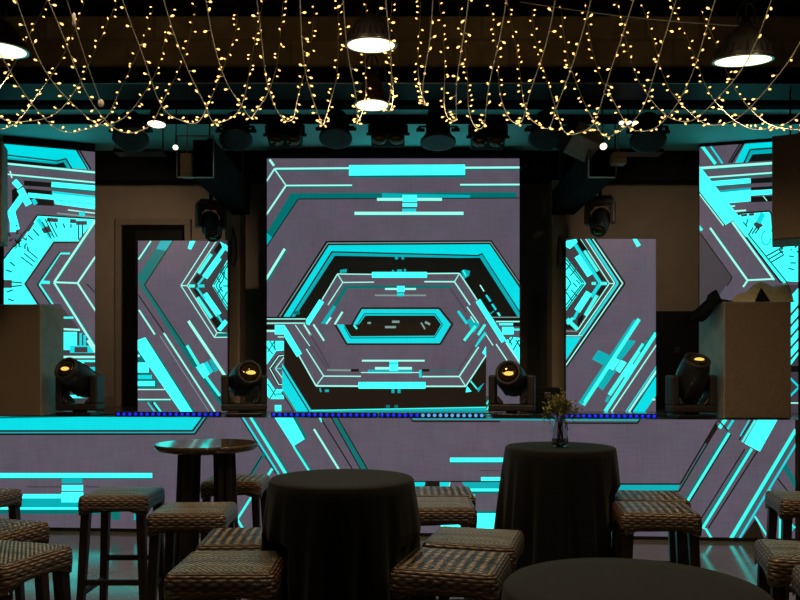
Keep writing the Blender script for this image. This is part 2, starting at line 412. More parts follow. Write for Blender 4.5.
class Screen:
    """an LED wall standing in the plane through two ground points; its picture is drawn on that plane"""
    def __init__(s, name, label, A, B, z0, z1, depth=.09, rail=0):
        s.A, s.B = Vector(A), Vector(B); s.e = (s.B - s.A); s.n = Vector((s.e.y, -s.e.x)).normalized()   # towards the room
        s.z0, s.z1 = z0, z1; s.k = 0
        mid = (s.A + s.B) / 2
        s.loc = Vector((mid.x, mid.y, z0))
        s.root = thing(name, label, 'LED screen', s.loc)
        s.mb = MB(); s.depth = depth; s.rail = rail
        s.quad = [s.pix(s.A, z1), s.pix(s.B, z1), s.pix(s.B, z0), s.pix(s.A, z0)]
        s.add([s.quad[0], s.quad[1], s.quad[2], s.quad[3]], GY)
    def pix(s, P, z): return (400 + F * P.x / P.y, HY - F * (z - CH) / P.y)
    def hit(s, px, py):
        r = Vector(((px - 400) / F, 1.0)); t = s.A.dot(s.n) / r.dot(s.n)
        return Vector((r.x * t, r.y * t, CH - (py - HY) / F * t))
    def add(s, pts, c):
        pts = clip_poly(pts, s.quad) if s.k else pts
        if len(pts) < 3: return
        s.k += 1; off = Vector((s.n.x, s.n.y, 0)) * (.002 + s.k * .00006)
        P = [s.hit(*p) + off - s.loc for p in pts]
        a = sum((P[i].cross(P[(i + 1) % len(P)]) for i in range(len(P))), Vector())
        if a.dot(Vector((s.n.x, s.n.y, 0))) < 0: P.reverse()
        s.mb.poly(P, c)
    def line(s, x0, y0, x1, y1, w, c):
        if c == BR and w < 4.3: c = 10
        if c in (BK, TL) and w < 1.3: w *= 1.35
        dx, dy = x1 - x0, y1 - y0; L = math.hypot(dx, dy) or 1; ux, uy = -dy / L * w / 2, dx / L * w / 2
        s.add([(x0 + ux, y0 + uy), (x1 + ux, y1 + uy), (x1 - ux, y1 - uy), (x0 - ux, y0 - uy)], c)
    def path(s, pts, w, c):
        for (a, b_), (c_, d) in zip(pts, pts[1:]): s.line(a, b_, c_, d, w, c)
    def rect(s, x0, y0, x1, y1, c): s.add([(x0, y0), (x1, y0), (x1, y1), (x0, y1)], c)
    def glow(s, x0, y0, x1, y1, w, c=PA, sh=TL, k=.9):
        """bright line with a teal edge beneath it"""
        s.line(x0 + k, y0 + k * 1.2, x1 + k, y1 + k * 1.2, w + .8, sh); s.line(x0, y0, x1, y1, w, c)
    def finish(s):
        s.mb.build('display', LEDM, s.root)
        c = MB(); nx, ny = s.n; a, b_ = s.A, s.B
        p = [a, b_, b_ - s.n * s.depth, a - s.n * s.depth]
        n_ = c.verts([(q.x - s.loc.x, q.y - s.loc.y, z - s.loc.z) for z in (s.z0, s.z1) for q in p])
        for q in ((3, 2, 1, 0), (4, 5, 6, 7), (0, 1, 5, 4), (1, 2, 6, 5), (2, 3, 7, 6), (3, 0, 4, 7)): c.face([n_ + i for i in q])
        c.build('cabinet', M['plastic'], s.root)
        if s.rail:
            c = MB(); p = [a + s.n * .03, b_ + s.n * .03, b_ - s.n * s.depth, a - s.n * s.depth]
            n_ = c.verts([(q.x - s.loc.x, q.y - s.loc.y, z - s.loc.z) for z in (s.z1 + .004, s.z1 + s.rail) for q in p])
            for q in ((3, 2, 1, 0), (4, 5, 6, 7), (0, 1, 5, 4), (1, 2, 6, 5), (2, 3, 7, 6), (3, 0, 4, 7)): c.face([n_ + i for i in q])
            c.build('top_rail', M['matt'], s.root)

def plane_pts(px0, px1, d): return ((px0 - 400) * d / F, d), ((px1 - 400) * d / F, d)

# ---- middle screen
S = Screen('led_screen', 'large square LED screen in the middle of the stage with nested cyan hexagons',
           *plane_pts(267, 519.5, 8.0), Z_STAGE, 1.45 + 211.5 * 8 / F, rail=.075)
S.line(269.5, 159.5, 274, 165.8, 2.4, PA)
S.glow(274.5, 168.8, 350, 168.2, 1.9); S.line(274.5, 168.8, 266.5, 181.5, 1.6, PA); S.line(274.5, 169, 286, 185.5, 1.3, PA)
S.glow(286, 185.6, 352, 185.3, 1.5); S.line(286, 185.6, 266.5, 214.5, 1.8, PA)
S.add([(291, 193.3), (516, 192.3), (517, 197.8), (298, 198.8), (267, 245.5), (267, 232)], TL)
S.add([(382, 193.2), (470, 195), (470, 198), (382, 198.4)], DP); S.add([(267, 233), (272.3, 237.5), (267, 245)], DP)
S.path([(267, 246), (298.3, 199), (519, 198)], .7, BK)
S.rect(350, 175, 466, 177.6, TL); S.add([(349, 165.2), (465, 164.6), (465, 175), (349, 175.6)], BR)
S.glow(465, 167.8, 519.5, 167.5, 2.1); S.glow(460, 184.8, 519.5, 184.6, 1.7)
S.rect(377, 199.8, 442, 201.8, TL); S.rect(377, 198, 442, 200.9, PA); S.rect(402.5, 195, 417, 202, BR); S.rect(402.5, 203.2, 417, 206.8, BR); S.rect(402.3, 208.8, 416, 213, CY)
S.rect(355, 214.2, 463.8, 216, TL); S.rect(354.5, 211.8, 463.5, 215, PA)
S.glow(284.8, 248.8, 266, 279.5, 2.6)
# big hexagon, upper half
S.add([(326.3, 241), (491.5, 240.3), (520, 281.5), (520, 317.5), (276.5, 317.5)], BK)
S.path([(279.3, 317.5), (327.7, 243.2), (490.5, 242.3), (520, 284.5)], 1.0, DM)
S.add([(329, 245.3), (489.5, 244.3), (520, 288.5), (520, 317.5), (283, 317.5)], CY)
S.add([(331.5, 251.2), (478, 254.9), (482, 253), (521, 313), (521, 317.5), (289.5, 317.5)], BK)
S.add([(332.5, 252.6), (478, 256.2), (482, 254.6), (521, 315), (521, 317.5), (290.8, 317.5)], DP)
S.add([(334.7, 255.8), (460, 258), (479.8, 257.8), (518, 317.5), (294.5, 317.5)], BK)
S.rect(395, 256.5, 398, 259.5, DP); S.rect(401.5, 256.5, 404, 259.5, DP); S.rect(392, 270, 394, 272.5, DP); S.rect(397, 269.5, 402, 272.5, DP); S.rect(404, 269, 406, 272.5, DP)
S.add([(340, 270), (347, 269), (346.5, 272.5), (340, 273)], DP); S.rect(294, 311, 300, 314.5, TL)
# grey field inside
S.add([(337.5, 274), (459.5, 273.5), (505, 343), (520, 366), (520, 412), (486, 412), (486, 355.6), (465.6, 386.3), (316, 385.6), (284, 334), (284, 325), (305.5, 324)], GY)
S.add([(284, 330), (299, 355), (316, 385.6), (465.6, 386.3), (486, 355.6), (486, 411), (312, 411), (283.5, 365)], BN)
S.path([(322, 300), (337.5, 274), (372, 274.4)], 1.1, PA); S.path([(427, 273.6), (459.5, 273.4), (477, 300)], 1.3, PA)
S.path([(328, 305), (342.8, 282.5), (374, 282.2)], 1.1, PA); S.line(337.5, 274, 342.8, 282.5, 1, PA)
S.path([(424.4, 281.7), (454.4, 281.8), (470, 305)], 1.4, PA); S.line(454.4, 281.8, 459.5, 273.5, 1, PA)
S.add([(345, 285.6), (452, 285.4), (452, 288), (347.6, 288.7), (326, 324), (320.8, 324)], TL)
S.path([(450, 288), (466, 312)], 1, MD)
S.add([(333.5, 305), (336, 307), (326, 323.8), (320.8, 323.8)], DP)
S.rect(372, 272, 427, 277.8, BR)
S.rect(385, 288, 416, 290, PA); S.rect(397, 286, 404.6, 292, BR); S.rect(397, 293, 404, 296, CY); S.rect(375, 294.6, 426, 296.2, DM); S.rect(397, 294, 404, 296.2, CY)
S.line(331, 317.4, 326.3, 324, 1.8, PA); S.line(342.6, 311.8, 334.8, 324.3, 2, PA)
S.line(321.8, 300.8, 306.8, 324, 5.4, BR)
# bar and bits on the right
S.line(477.8, 300.5, 503.8, 341.5, 5.4, BR)
S.line(480, 285, 484, 291.5, 1.2, PA); S.line(486, 295, 490.5, 301.5, 2, CY); S.line(492, 304, 496, 310, 2, CY); S.line(497.5, 312.5, 500, 316, 2, BR); S.line(490, 314, 494, 311, 1, DP)
S.add([(461, 271), (464, 269.5), (470, 271), (469, 276), (464, 279)], DP); S.line(463, 270.5, 466, 276, 1.5, BR)
S.add([(492, 316.6), (521, 316.6), (521, 323), (497.5, 323)], BK); S.line(492, 317.3, 521, 317.3, 1, DM); S.line(496, 321.6, 521, 321.6, 1.4, PA)
S.rect(499, 323.2, 513, 325.2, BR); S.rect(513, 323, 521, 326.5, BK); S.rect(502, 327, 513.5, 334.5, BR); S.line(513, 329.6, 521, 329.6, 2, BR)
S.add([(505, 341), (511, 337), (521, 338), (521, 364)], BR)
for q in ((508, 338, 512, 345), (513, 337, 509, 343), (516, 340, 521, 349), (519, 340, 513, 350)): S.line(*q, .9, BK)
S.line(506, 343, 521, 365, 1.3, PA); S.line(496, 344, 511, 366.5, 1.2, PA); S.line(485.8, 334.5, 493, 345.5, 1, PA)
S.line(458, 311, 467, 323.8, 2.6, CY); S.add([(467, 320.5), (470, 318.5), (480, 324.5), (474, 333), (471, 330)], DP); S.line(475.5, 326, 464, 340.6, 2.8, BR)
S.line(470.5, 316.5, 474.5, 322.5, 1.2, PA); S.line(467, 307, 478.5, 323.5, 1.2, PA)
S.line(485, 324.5, 478, 335, 2.6, BR); S.line(485.5, 332.5, 475, 346.5, 2.6, CY); S.line(478, 347, 468, 362, .8, BK)
# lower half lines
S.rect(266, 316.8, 306, 323.5, BK); S.line(266, 319, 306, 319, 1.1, PA); S.line(266, 323.2, 305, 323.2, 1.2, PA); S.rect(266, 320.5, 305, 321.8, MD)
S.line(295.3, 325, 309.8, 346, .9, PA); S.line(304, 324.4, 311, 335.6, 1.8, PA); S.line(313.5, 324.5, 324.2, 340.8, 1.8, PA)
S.path([(310, 334), (321, 352), (329, 367.5)], 1.1, MD); S.path([(312, 346), (324, 364), (327, 369)], .8, MD)
S.add([(284.5, 325), (289, 332), (302, 353.5), (297, 357), (284.5, 337)], BR)
S.line(306.5, 349, 323.5, 375.6, 1.2, PA); S.line(323.5, 376.1, 361, 376.3, 1.2, PA); S.line(323.5, 376, 316.3, 385.6, 1, PA)
S.line(299, 355.5, 316, 385.6, 1.3, PA); S.line(316, 385.9, 359, 386.1, 1.6, PA)
S.line(327, 370, 351, 370.3, 1.8, DM); S.rect(351, 369, 359, 371.6, BK); S.rect(422, 369, 429.5, 371.6, BK)
S.line(429, 370.5, 458, 370.5, .8, TL); S.line(458, 370.5, 478, 340, .8, MD)
S.rect(362, 359.8, 424.6, 361.6, PA); S.rect(368, 369.6, 412, 373.5, DP); S.rect(375, 367, 412, 369.6, PA); S.rect(389.5, 361, 398, 371, BR); S.line(361, 372.5, 420, 372.5, .9, PA)
S.rect(389.5, 362.5, 398, 364, CY)
S.rect(358.5, 382, 425.5, 388.6, BR); S.rect(391.5, 388.8, 394.5, 393, DP); S.rect(397.5, 388.8, 400.5, 393, DP); S.rect(386, 405, 390, 408, TL); S.rect(394.5, 405, 398, 408, TL)
S.line(425.5, 386.3, 465.6, 386.3, 1.5, PA); S.line(422, 376.6, 459.2, 376.5, 1.4, PA); S.rect(419, 370, 421.5, 377.5, CY)
S.line(465.6, 386.3, 485.8, 355.6, 1.3, PA); S.line(459.2, 376.3, 478.5, 347, 1.4, PA); S.line(459.2, 376.3, 465.6, 386.3, 1, PA)
S.add([(467, 386), (471.5, 391.5), (465.5, 392.3)], BR); S.line(470.5, 381, 477, 389, 1.4, BR); S.add([(476.5, 389), (484, 383), (478.5, 392)], DP); S.add([(482, 353), (485.8, 346), (486, 356)], BR)
S.line(320, 388, 321, 392, 1.6, DP); S.rect(325, 389.5, 329, 392, DP)
S.add([(311, 410), (486, 406.8), (486, 412), (311, 412)], DP); S.line(311, 410.4, 486, 407.2, 1, BR)
S.rect(486, 396, 491, 411, MD); S.line(486.5, 404, 490.5, 397, 1.5, BR); S.line(486.5, 410, 490.5, 403, 1.5, BR)
# inner hexagon
S.path([(352, 324.5), (361.5, 308.2), (439.3, 308.2), (452.5, 324.3), (440.3, 344.2), (346.7, 344.2), (335.2, 325)], 1.2, BK)
S.add([(362, 309.4), (438.6, 309.4), (450.5, 324.5), (353.3, 324.5)], CY); S.add([(337, 324.5), (450.5, 324.5), (439.5, 343.2), (347.5, 343.2)], CY)
S.add([(365.3, 315.6), (434.5, 315.6), (441, 324.5), (359, 324.5)], BK); S.add([(344, 324.5), (441, 324.5), (434.5, 335.8), (351, 336.4)], BN)
S.path([(344.5, 327), (350.7, 338), (434.5, 337.4), (442.5, 324.5), (434.7, 314), (364.5, 313.8), (358, 324)], .8, TL)
S.rect(367.5, 322, 371, 324, DM); S.rect(392, 320.6, 399.5, 323, DM); S.rect(385, 326, 396, 328.3, DM); S.line(421, 322.6, 425, 329.2, 1.6, DM); S.line(425, 322, 430, 324.5, 2.4, DM); S.line(354, 325, 357, 329, 2, BR)
# lower left corner
S.rect(266, 324, 284.3, 412, GY); S.rect(266, 325, 275, 329.5, BK); S.line(266, 331, 284, 331, 2, PA); S.rect(275, 325, 284.5, 334.5, BR); S.line(278, 337, 284, 337, 1, PA)
S.add([(266, 341), (284, 341), (284, 350.5), (276.5, 351), (266, 366)], BR); S.add([(266, 376), (275, 389), (284, 389.5), (284, 399), (270, 399), (266, 394)], BR); S.rect(275, 405, 281.5, 410.5, BR)
for q in ((270, 341, 276, 350), (275, 341, 268, 352), (266, 346, 273, 354), (275, 341, 275, 350), (268, 384, 276, 396), (276, 389, 270, 399), (276, 394, 284, 394)): S.line(*q, .9, TL)
S.path([(284, 355.5), (279, 356), (270, 368.5), (279, 384.5), (284, 384.8)], 3.2, BK); S.path([(284, 355.5), (279, 356), (270, 368.5), (279, 384.5), (284, 384.8)], 1, PA)
S.path([(284, 357.5), (275.5, 368.5), (284, 380)], 1, PA); S.line(275.5, 368.5, 284, 368.5, 1, CY)
S.add([(282.3, 363), (312, 411), (296.5, 411), (282.3, 389)], CY); S.line(282.3, 368, 309, 411, 1.3, BK); S.line(282.3, 391.5, 295, 411.5, 2.4, BK); S.line(283, 392, 295.5, 411.5, .7, DM)
S.finish()

# ---- narrow screen left of the middle
S = Screen('led_screen', 'narrow LED screen behind the two left moving heads, in front of the doorway',
           *plane_pts(138, 227.5, 7.9), Z_STAGE, 1.45 + 129.3 * 7.9 / F)
S.glow(151, 241, 138.5, 259.5, 1.6)
S.add([(161, 240), (173.5, 240), (144.6, 285), (139, 282), (138, 276)], TL); S.add([(161, 240), (173.5, 240), (166, 250.8), (156.2, 249)], DP); S.line(173.5, 240, 144.6, 285, .8, BK)
S.add([(138, 283), (144.6, 285), (187, 347), (198, 366), (194, 369), (150, 300)], TL); S.add([(181, 345), (188, 348), (222, 401), (220, 406)], TL); S.line(144.6, 285, 222, 402, .7, BK)
S.line(138.5, 295, 164, 332.5, .8, BK)
S.add([(190, 241), (195.5, 241), (191, 249.8), (187.8, 248.4)], BR)
S.path([(209.8, 241), (181, 285.6), (214.5, 337.4), (228, 337.2)], 1, PA); S.path([(216.5, 241), (187.3, 285.6), (217, 332.7), (228, 332.7)], 1, PA)
S.line(181, 285.6, 187.3, 285.6, 1, PA); S.line(214.5, 337.4, 217, 332.7, 1, PA)
S.add([(219, 241), (228, 241), (228, 333), (218, 332), (189, 286)], MD)
S.add([(214, 250.5), (219.5, 243), (222.5, 246), (216.5, 254)], BK); S.add([(193, 280), (197.5, 274.3), (202, 277), (196.5, 284)], BK); S.add([(193, 289.5), (197, 289), (201.5, 294.5), (198, 297.5)], BK); S.add([(211.5, 320), (214.5, 316), (221.5, 324), (218, 329.5)], BK)
S.line(211.5, 254, 198.5, 273.4, 3.4, BR); S.line(219.2, 257.5, 204.8, 277.5, 6, BR); S.line(226.5, 245, 216, 260, 4, BR); S.line(204, 277, 198, 284.5, 2, CY)
S.add([(220, 241.5), (227.5, 246), (227.5, 252), (222, 246)], BR)
S.line(189, 286, 195, 286, 3, BR); S.line(198, 286, 204.5, 286, 3, CY)
S.line(197.5, 297.3, 211.5, 318, 3.4, BR); S.line(204.5, 294, 219, 315, 6, BR); S.line(197, 288, 205, 299, 2, CY); S.line(217, 314, 224, 325, 2, CY)
S.line(219, 330, 226.5, 321, 4.4, BR); S.rect(218, 333.5, 228, 336.5, TL)
S.add([(228, 259), (212.5, 286), (228, 311)], BR)
for a, b_ in (((228, 262), (214, 285)), ((228, 265), (216, 286)), ((214, 287), (228, 309)), ((216, 286), (228, 305))): S.line(*a, *b_, .8, BK)
for q in ((217, 277, 221, 284), (221, 271, 227, 280), (224, 266, 220, 273), (217, 294, 222, 287), (222, 301, 227, 292), (223, 286, 228, 286), (219, 286, 223, 280), (219, 286, 223, 292), (225, 272, 223, 280)): S.line(*q, 1, TL)
S.glow(139, 310, 155, 334.5, 1.7); S.glow(164, 333, 215, 411.5, 1.7); S.line(160, 335.5, 209, 411.5, .7, DM)
S.glow(188.5, 321, 225, 375.5, 3); S.line(187, 345.5, 198.8, 365, 3, BR); S.line(206, 376.5, 220, 395.8, 3, BR)
S.add([(209, 360.5), (212, 358.3), (218.8, 370), (215, 372.2)], DP); S.add([(204, 363.3), (207.5, 361.3), (213.5, 371.6), (210, 373.8)], CY); S.add([(196, 367.2), (203.5, 363), (210, 374), (203.8, 378.6)], BR)
# lower left, below the wide diagonal
S.add([(137, 345), (137, 412), (183, 412)], GY); S.rect(137, 352, 146, 362, TL); S.rect(137, 354.5, 140, 357, PA); S.rect(137, 362.5, 149, 372.5, BR); S.rect(137, 372.5, 151, 375, TL); S.rect(137, 375, 152, 379, CY); S.rect(137, 379, 158, 388, TL); S.rect(137, 381, 155, 386, BR)
S.line(137, 389.5, 165, 389.5, 1.1, PA); S.line(137, 399.5, 171, 399.5, 1.3, PA); S.rect(137, 400.5, 171, 402, TL); S.line(148, 402.5, 155, 412, 1.2, CY); S.line(154, 402.5, 161, 412, 2.3, BR); S.line(152, 402.5, 159, 412, 1, BK)
S.add([(146, 337.3), (147.5, 338), (195, 412), (192, 412)], TL); S.add([(138, 340), (145.5, 337.3), (193, 412), (181, 412), (137.5, 349.5)], BR)
S.finish()

# ---- narrow screen right of the middle
S = Screen('led_screen', 'narrow LED screen right of the middle with crossed cyan bars low down',
           *plane_pts(566, 655.8, 7.9), Z_STAGE, 1.45 + 131 * 7.9 / F)
S.add([(632, 238), (636, 238), (640.7, 245), (637, 247.2)], BR)
S.add([(566, 238), (592, 238), (622.5, 283), (581, 336.5), (566, 337)], MD)
S.path([(594, 238), (625, 283.3), (566, 367)], 1.8, BK); S.path([(592, 238), (622.6, 283.3), (565, 366.5)], 1.2, PA); S.path([(590.2, 238), (620.6, 283.3), (565, 364)], 1.4, BK)
S.path([(588, 238), (617.8, 283.3), (581, 336)], 2.2, CY); S.path([(585, 238), (614.8, 283.3), (578.7, 335)], 1.2, PA); S.path([(580.3, 239), (609.3, 283.5), (577.5, 330)], 1, PA); S.line(609.3, 283.5, 614.5, 283.5, 1, PA)
S.add([(576, 240), (580, 239), (588, 250.5), (582, 253)], BK); S.add([(594, 274), (599, 271), (606, 281), (600, 280)], BK); S.add([(594, 293), (599, 286), (606.5, 286), (600, 296)], BK); S.add([(578, 318), (584, 312.5), (583, 319), (577, 329)], BK); S.rect(566, 322, 574, 329, BK)
S.line(574, 243, 600, 282.5, 3.6, CY); S.line(577, 256, 590, 275.5, 6, BR); S.line(584.3, 250.8, 597.5, 271.2, 3, BR); S.add([(566, 241), (576, 239), (577.5, 242), (570, 249), (566, 247)], BR)
S.line(600, 284, 591, 297, 3.6, CY); S.line(589, 292.5, 577, 311, 6.5, BR); S.line(597, 295.3, 585, 315.5, 3.4, BR); S.line(600, 283.5, 607, 283.5, 3, BR); S.line(591.5, 283.5, 596, 283.5, 3, BR)
S.line(578, 311, 573.5, 319.5, 2.8, CY); S.line(567, 319, 577.5, 329.5, 4, BR); S.line(567, 324, 573, 318, 3, BR)
S.add([(565, 256), (586, 283.5), (565, 312)], BR)
for q in ((566, 259, 584, 283), (566, 263, 582, 283), (584, 284, 566, 309), (582, 284, 566, 305), (566, 270, 572, 262), (570, 276, 577, 268), (566, 292, 572, 301), (571, 290, 578, 297), (566, 276, 571, 283), (571, 283, 566, 291), (576, 280, 580, 284), (577, 287, 573, 283)): S.line(*q, 1, TL)
S.line(566, 331.2, 577.5, 331.2, 1, DM); S.line(566, 335.8, 581, 335.8, 1, PA); S.add([(565, 337), (581, 337), (565, 361.5)], CY)
# crossed bars
S.add([(598, 350), (615.5, 358), (606, 367), (592, 359.3)], DP); S.add([(628.5, 340), (636, 341), (621.5, 360), (614.5, 357)], DP); S.add([(607, 368.5), (616, 371), (602.5, 390.5), (597, 386)], DP)
S.line(635.5, 320.5, 580, 404, 4.2, DP); S.line(639, 319, 583, 405, 4, BR)
S.add([(616, 358.3), (620, 360.2), (613, 370.5), (608.3, 368)], BR); S.add([(621, 360), (626.5, 362.6), (619.5, 373), (615, 369.7)], BR)
S.line(648, 340.5, 643, 348, 3, DP); S.line(643.5, 344, 609, 395, 4, BR); S.line(656, 333, 605, 411.5, 3.8, BR); S.line(654, 331, 640, 352, 1.2, TL); S.line(609, 396, 606, 402, 3, DP)
S.add([(627, 367.5), (632, 364), (634.5, 366), (626, 378), (621, 374.5)], BR); S.line(656.5, 344.5, 611, 412, 1.3, PA)
S.add([(657, 369), (657, 394), (644.5, 412), (632, 412)], CY); S.line(657, 365.5, 625.5, 412, 1.3, CY); S.line(657, 369.5, 628.5, 412, 2, PA); S.line(656, 375, 631.5, 412, .8, BK); S.line(655, 399.5, 652, 399.5, 2, PA)
S.finish()

# ---- left wing screen, turned in towards the room
S = Screen('led_screen', 'left wing LED screen turned inward behind the left loudspeaker cabinet',
           (-3.867, 7.617), ((95 - 400) * 7.9 / F, 7.9), Z_STAGE, 3.658, rail=.07)
S.add([(-20, 141), (76.5, 149), (89.5, 169.6), (-20, 162)], CY); S.add([(-20, 155), (55, 162), (66, 159.5), (71.5, 168.8), (-20, 163)], DP); S.path([(-20, 152), (57, 161), (66, 158.7), (72, 169)], 1, BK)
S.add([(-20, 156.5), (55.5, 164.2), (63.5, 162.2), (67, 168), (-20, 162.5)], BK); S.line(75.8, 149, 88, 169.5, 1.4, BK); S.line(79, 149.5, 91, 169.5, 1.4, BK)
S.glow(-20, 161, 96, 172.6, 2); S.glow(10, 174.6, 96, 182.6, 1.6); S.line(10, 171, 12, 178, 1.5, PA); S.line(-20, 170, 10, 174.6, 1.4, PA)
S.add([(24, 180.5), (52, 182.8), (52, 187.5), (24, 185.6)], BK); S.line(51.5, 184.4, 96, 188.2, 5, BR); S.line(52, 188.2, 96, 192, 2, TL); S.add([(26, 188.7), (52, 191), (52, 195), (26, 193)], BK)
S.add([(52, 191), (96, 196), (96, 209.6), (55, 204.2)], BR); S.add([(52, 191), (96, 196), (96, 198.3), (52, 193.5)], CY); S.line(56, 200, 96, 204.5, .7, DP); S.line(28, 195, 54, 197.5, 4.6, BR)
S.add([(28, 198), (53, 200.5), (54, 206), (34, 205)], BK); S.add([(12, 190), (18, 187), (24, 194), (12, 204)], BK)
S.line(14, 181, 20, 187.5, 6, BR); S.line(20, 189, 29, 205, 7, BR); S.line(24, 194, 9, 215, 6.4, BR); S.line(33, 199, 36, 204.5, 4, CY)
S.line(68, 210, 96, 213.4, 1.3, PA); S.line(57, 213.4, 96, 217.3, 1.6, DM); S.rect(79, 211.5, 85, 216.5, CY)
# toothed cyan band
S.add([(38, 216), (96, 219.5), (78, 240), (53, 240), (22.5, 284), (35.5, 304), (35.5, 320), (-20, 320), (-20, 282), (4, 258), (24, 237)], BR)
S.path([(-20, 290), (37.5, 215.3), (96, 219)], 1.3, BK)
S.line(11, 211, 16, 230, 8, BR); S.rect(10, 216, 16, 232, BR)
for q in ((47, 219.5, 58, 220.5), (33, 222, 27, 231), (70, 221, 76, 221.5)): S.line(*q, 4, MD)
for q in ((55, 223, 57, 228), (63, 223.5, 65, 228), (71, 224, 71, 228), (33, 229, 39, 236), (28, 235, 33, 240), (10, 262, 15, 266), (6, 270, 12, 272), (7, 292, 13, 290), (8, 299, 14, 301)): S.line(*q, 1.6, TL)
S.line(38, 219, 51, 237, 4.6, CY); S.add([(41, 229), (49, 225.5), (52, 231.5), (44, 233.5)], MD)
for k in (0, 3, 6): S.line(42 + k, 219 if k else 222, 51.5 + k, 239 - k * .3, .9, BK); S.line(21 + k, 257 - k * 1.2, 33 + k * .8, 266 - k * 1.2, .9, BK)
for k in (0, 4): S.line(78.5 + k, 222, 78.5 + k, 240 - k, 1, BK)
S.rect(76, 221, 87, 225, MD); S.rect(3, 280, 12, 288, MD); S.line(12, 282, 22, 283, 1, BK); S.line(12, 286.5, 22, 285.5, 1, BK)
for _ in range(26):
    x, y = R.gauss(20, 5), R.gauss(243, 6); S.line(x, y, x + R.uniform(-4, 4), y + R.uniform(-4, 4), R.uniform(.7, 1.8), R.choice((BK, BK, TL, MD)))
# nested chevrons
S.add([(53, 241), (80, 241), (96, 222), (96, 350), (60, 304), (36, 304), (23, 284)], GY)
S.path([(79, 240.6), (53, 240.6), (23, 284), (37, 306)], 2, BR); S.path([(79, 242.6), (54, 242.6), (25.2, 284), (39, 305)], 1, BK)
S.path([(70, 253.6), (60, 253.6), (39.6, 284.7), (54, 306)], 1.9, BR); S.path([(60, 252), (37.6, 284.7), (51, 305)], 1, BK)
S.path([(96, 220), (54.2, 282.5), (96, 349)], 2.3, PA); S.path([(98, 221.5), (56.2, 283), (97, 347)], .9, TL)
S.path([(96, 256), (77.6, 283.2), (96, 311.5)], 1.9, PA); S.line(54.2, 282.3, 77.6, 283.2, 1.8, PA); S.line(41, 282.2, 50, 282.6, 3.2, BR); S.line(87, 284, 95, 293, .8, BK)
S.add([(60, 304), (94, 349), (94, 412), (-20, 412), (-20, 305)], MD)
S.line(60, 317.7, 73.5, 317.7, 2.2, BR); S.line(60, 329, 80, 330, 2, PA); S.rect(55, 332, 77, 350, BR); S.rect(79.5, 333, 82, 346, CY); S.rect(83.5, 335, 86, 346, CY); S.rect(70, 345.5, 94, 355, CY); S.rect(74.5, 347, 87.5, 352.5, MD); S.rect(55, 353, 94, 355, MD)
S.rect(55, 355.8, 95, 358.2, PA); S.rect(66, 360, 95, 365, BR); S.rect(84, 362, 95, 366, MD); S.rect(55, 367, 95, 375, CY); S.rect(80, 377, 95, 381, BR); S.rect(55, 383, 95, 391, DP); S.rect(55, 395, 95, 398, BR)
S.path([(88, 340), (96, 352)], 4, PA)
S.finish()

# ---- right wing screen, turned in
S = Screen('led_screen', 'right wing LED screen turned inward behind the right loudspeaker cabinet and hung speaker',
           ((699.5 - 400) * 7.9 / F, 7.9), ((798 - 400) * 7.66 / F, 7.66), Z_STAGE, 3.708, rail=.025)
S.glow(702, 146, 715.5, 164, 3.2, BR); S.line(710.5, 146, 722.5, 163.5, 1.9, CY)
S.add([(745.5, 143), (800, 139), (800, 158), (735, 163)], CY); S.line(743.5, 143, 731, 163, 2, BK); S.line(740.5, 143, 728.5, 163, 1, BK)
S.add([(750, 149.7), (800, 146.3), (800, 158), (745, 162)], DP); S.path([(744, 163), (750, 149.7), (800, 146.3)], 1.2, BK); S.add([(752.5, 154.5), (800, 151.5), (800, 159), (748, 162)], BK)
S.glow(699, 168.3, 800, 161.3, 2.6); S.glow(707, 177.6, 800, 170.8, 1.7)
S.line(709, 184, 750.5, 180.6, 5, BR); S.add([(751, 178.7), (800, 175), (800, 181), (751, 183.5)], BK); S.line(714, 187.5, 750, 184.8, 1.6, TL); S.add([(751, 187.4), (800, 184.6), (800, 188), (751, 190)], BK)
S.add([(715, 191), (750.5, 187.4), (750.5, 201.3), (726, 203.5)], BR); S.add([(715, 191), (750.5, 187.4), (750.5, 189.6), (717, 193)], DP); S.line(750, 193.3, 800, 190, 5, BR); S.add([(751, 197), (800, 194.5), (800, 200.5), (751, 202.3)], BK); S.line(763, 196, 767, 201, .9, PA)
S.line(727, 206.7, 735, 206, 1.5, PA); S.line(730, 211.6, 746, 210.4, 1.8, PA)
S.add([(733, 218), (742, 214), (770, 212), (772, 230), (800, 236), (800, 282), (781, 281), (734, 222)], BR)
S.path([(733, 216), (742, 213), (769, 211), (773, 216), (772, 232)], 1.4, BK)
for q in ((741, 215.5, 747, 215), (749, 214.8, 754, 214.4)): S.line(*q, 2.4, MD)
S.add([(753, 224), (759, 220), (763, 226), (757, 229)], MD); S.line(763, 213.5, 758, 223, 5, CY)
for k in (0, 3.4, 6.5): S.line(748.5 + k, 235 - k * .2, 753 + k, 227.5, 1, BK)
for k in (0, 3.5, 7): S.line(766.5 + k * .5, 256 + k, 782 + k * .3, 247.5 + k, 1, BK)
for k in range(9):
    a = k * .5; S.line(766 + 4.5 * math.cos(a), 238 + 7 * math.sin(a), 766 + 4.5 * math.cos(a + .5), 238 + 7 * math.sin(a + .5), 1, DP)
for q in ((743, 222, 747, 227), (748, 219, 746, 225), (789, 256, 794, 257), (790, 263, 796, 263), (788, 268, 794, 270)): S.line(*q, 1.4, TL)
for _ in range(18):
    x, y = R.gauss(788, 4), R.gauss(247, 4); S.line(x, y, x + R.uniform(-4, 4), y + R.uniform(-4, 4), R.uniform(.7, 1.8), R.choice((BK, BK, TL, MD)))
S.add([(729, 219), (733, 222), (781, 282), (774, 300), (699, 300), (699, 192), (712, 205)], GY)
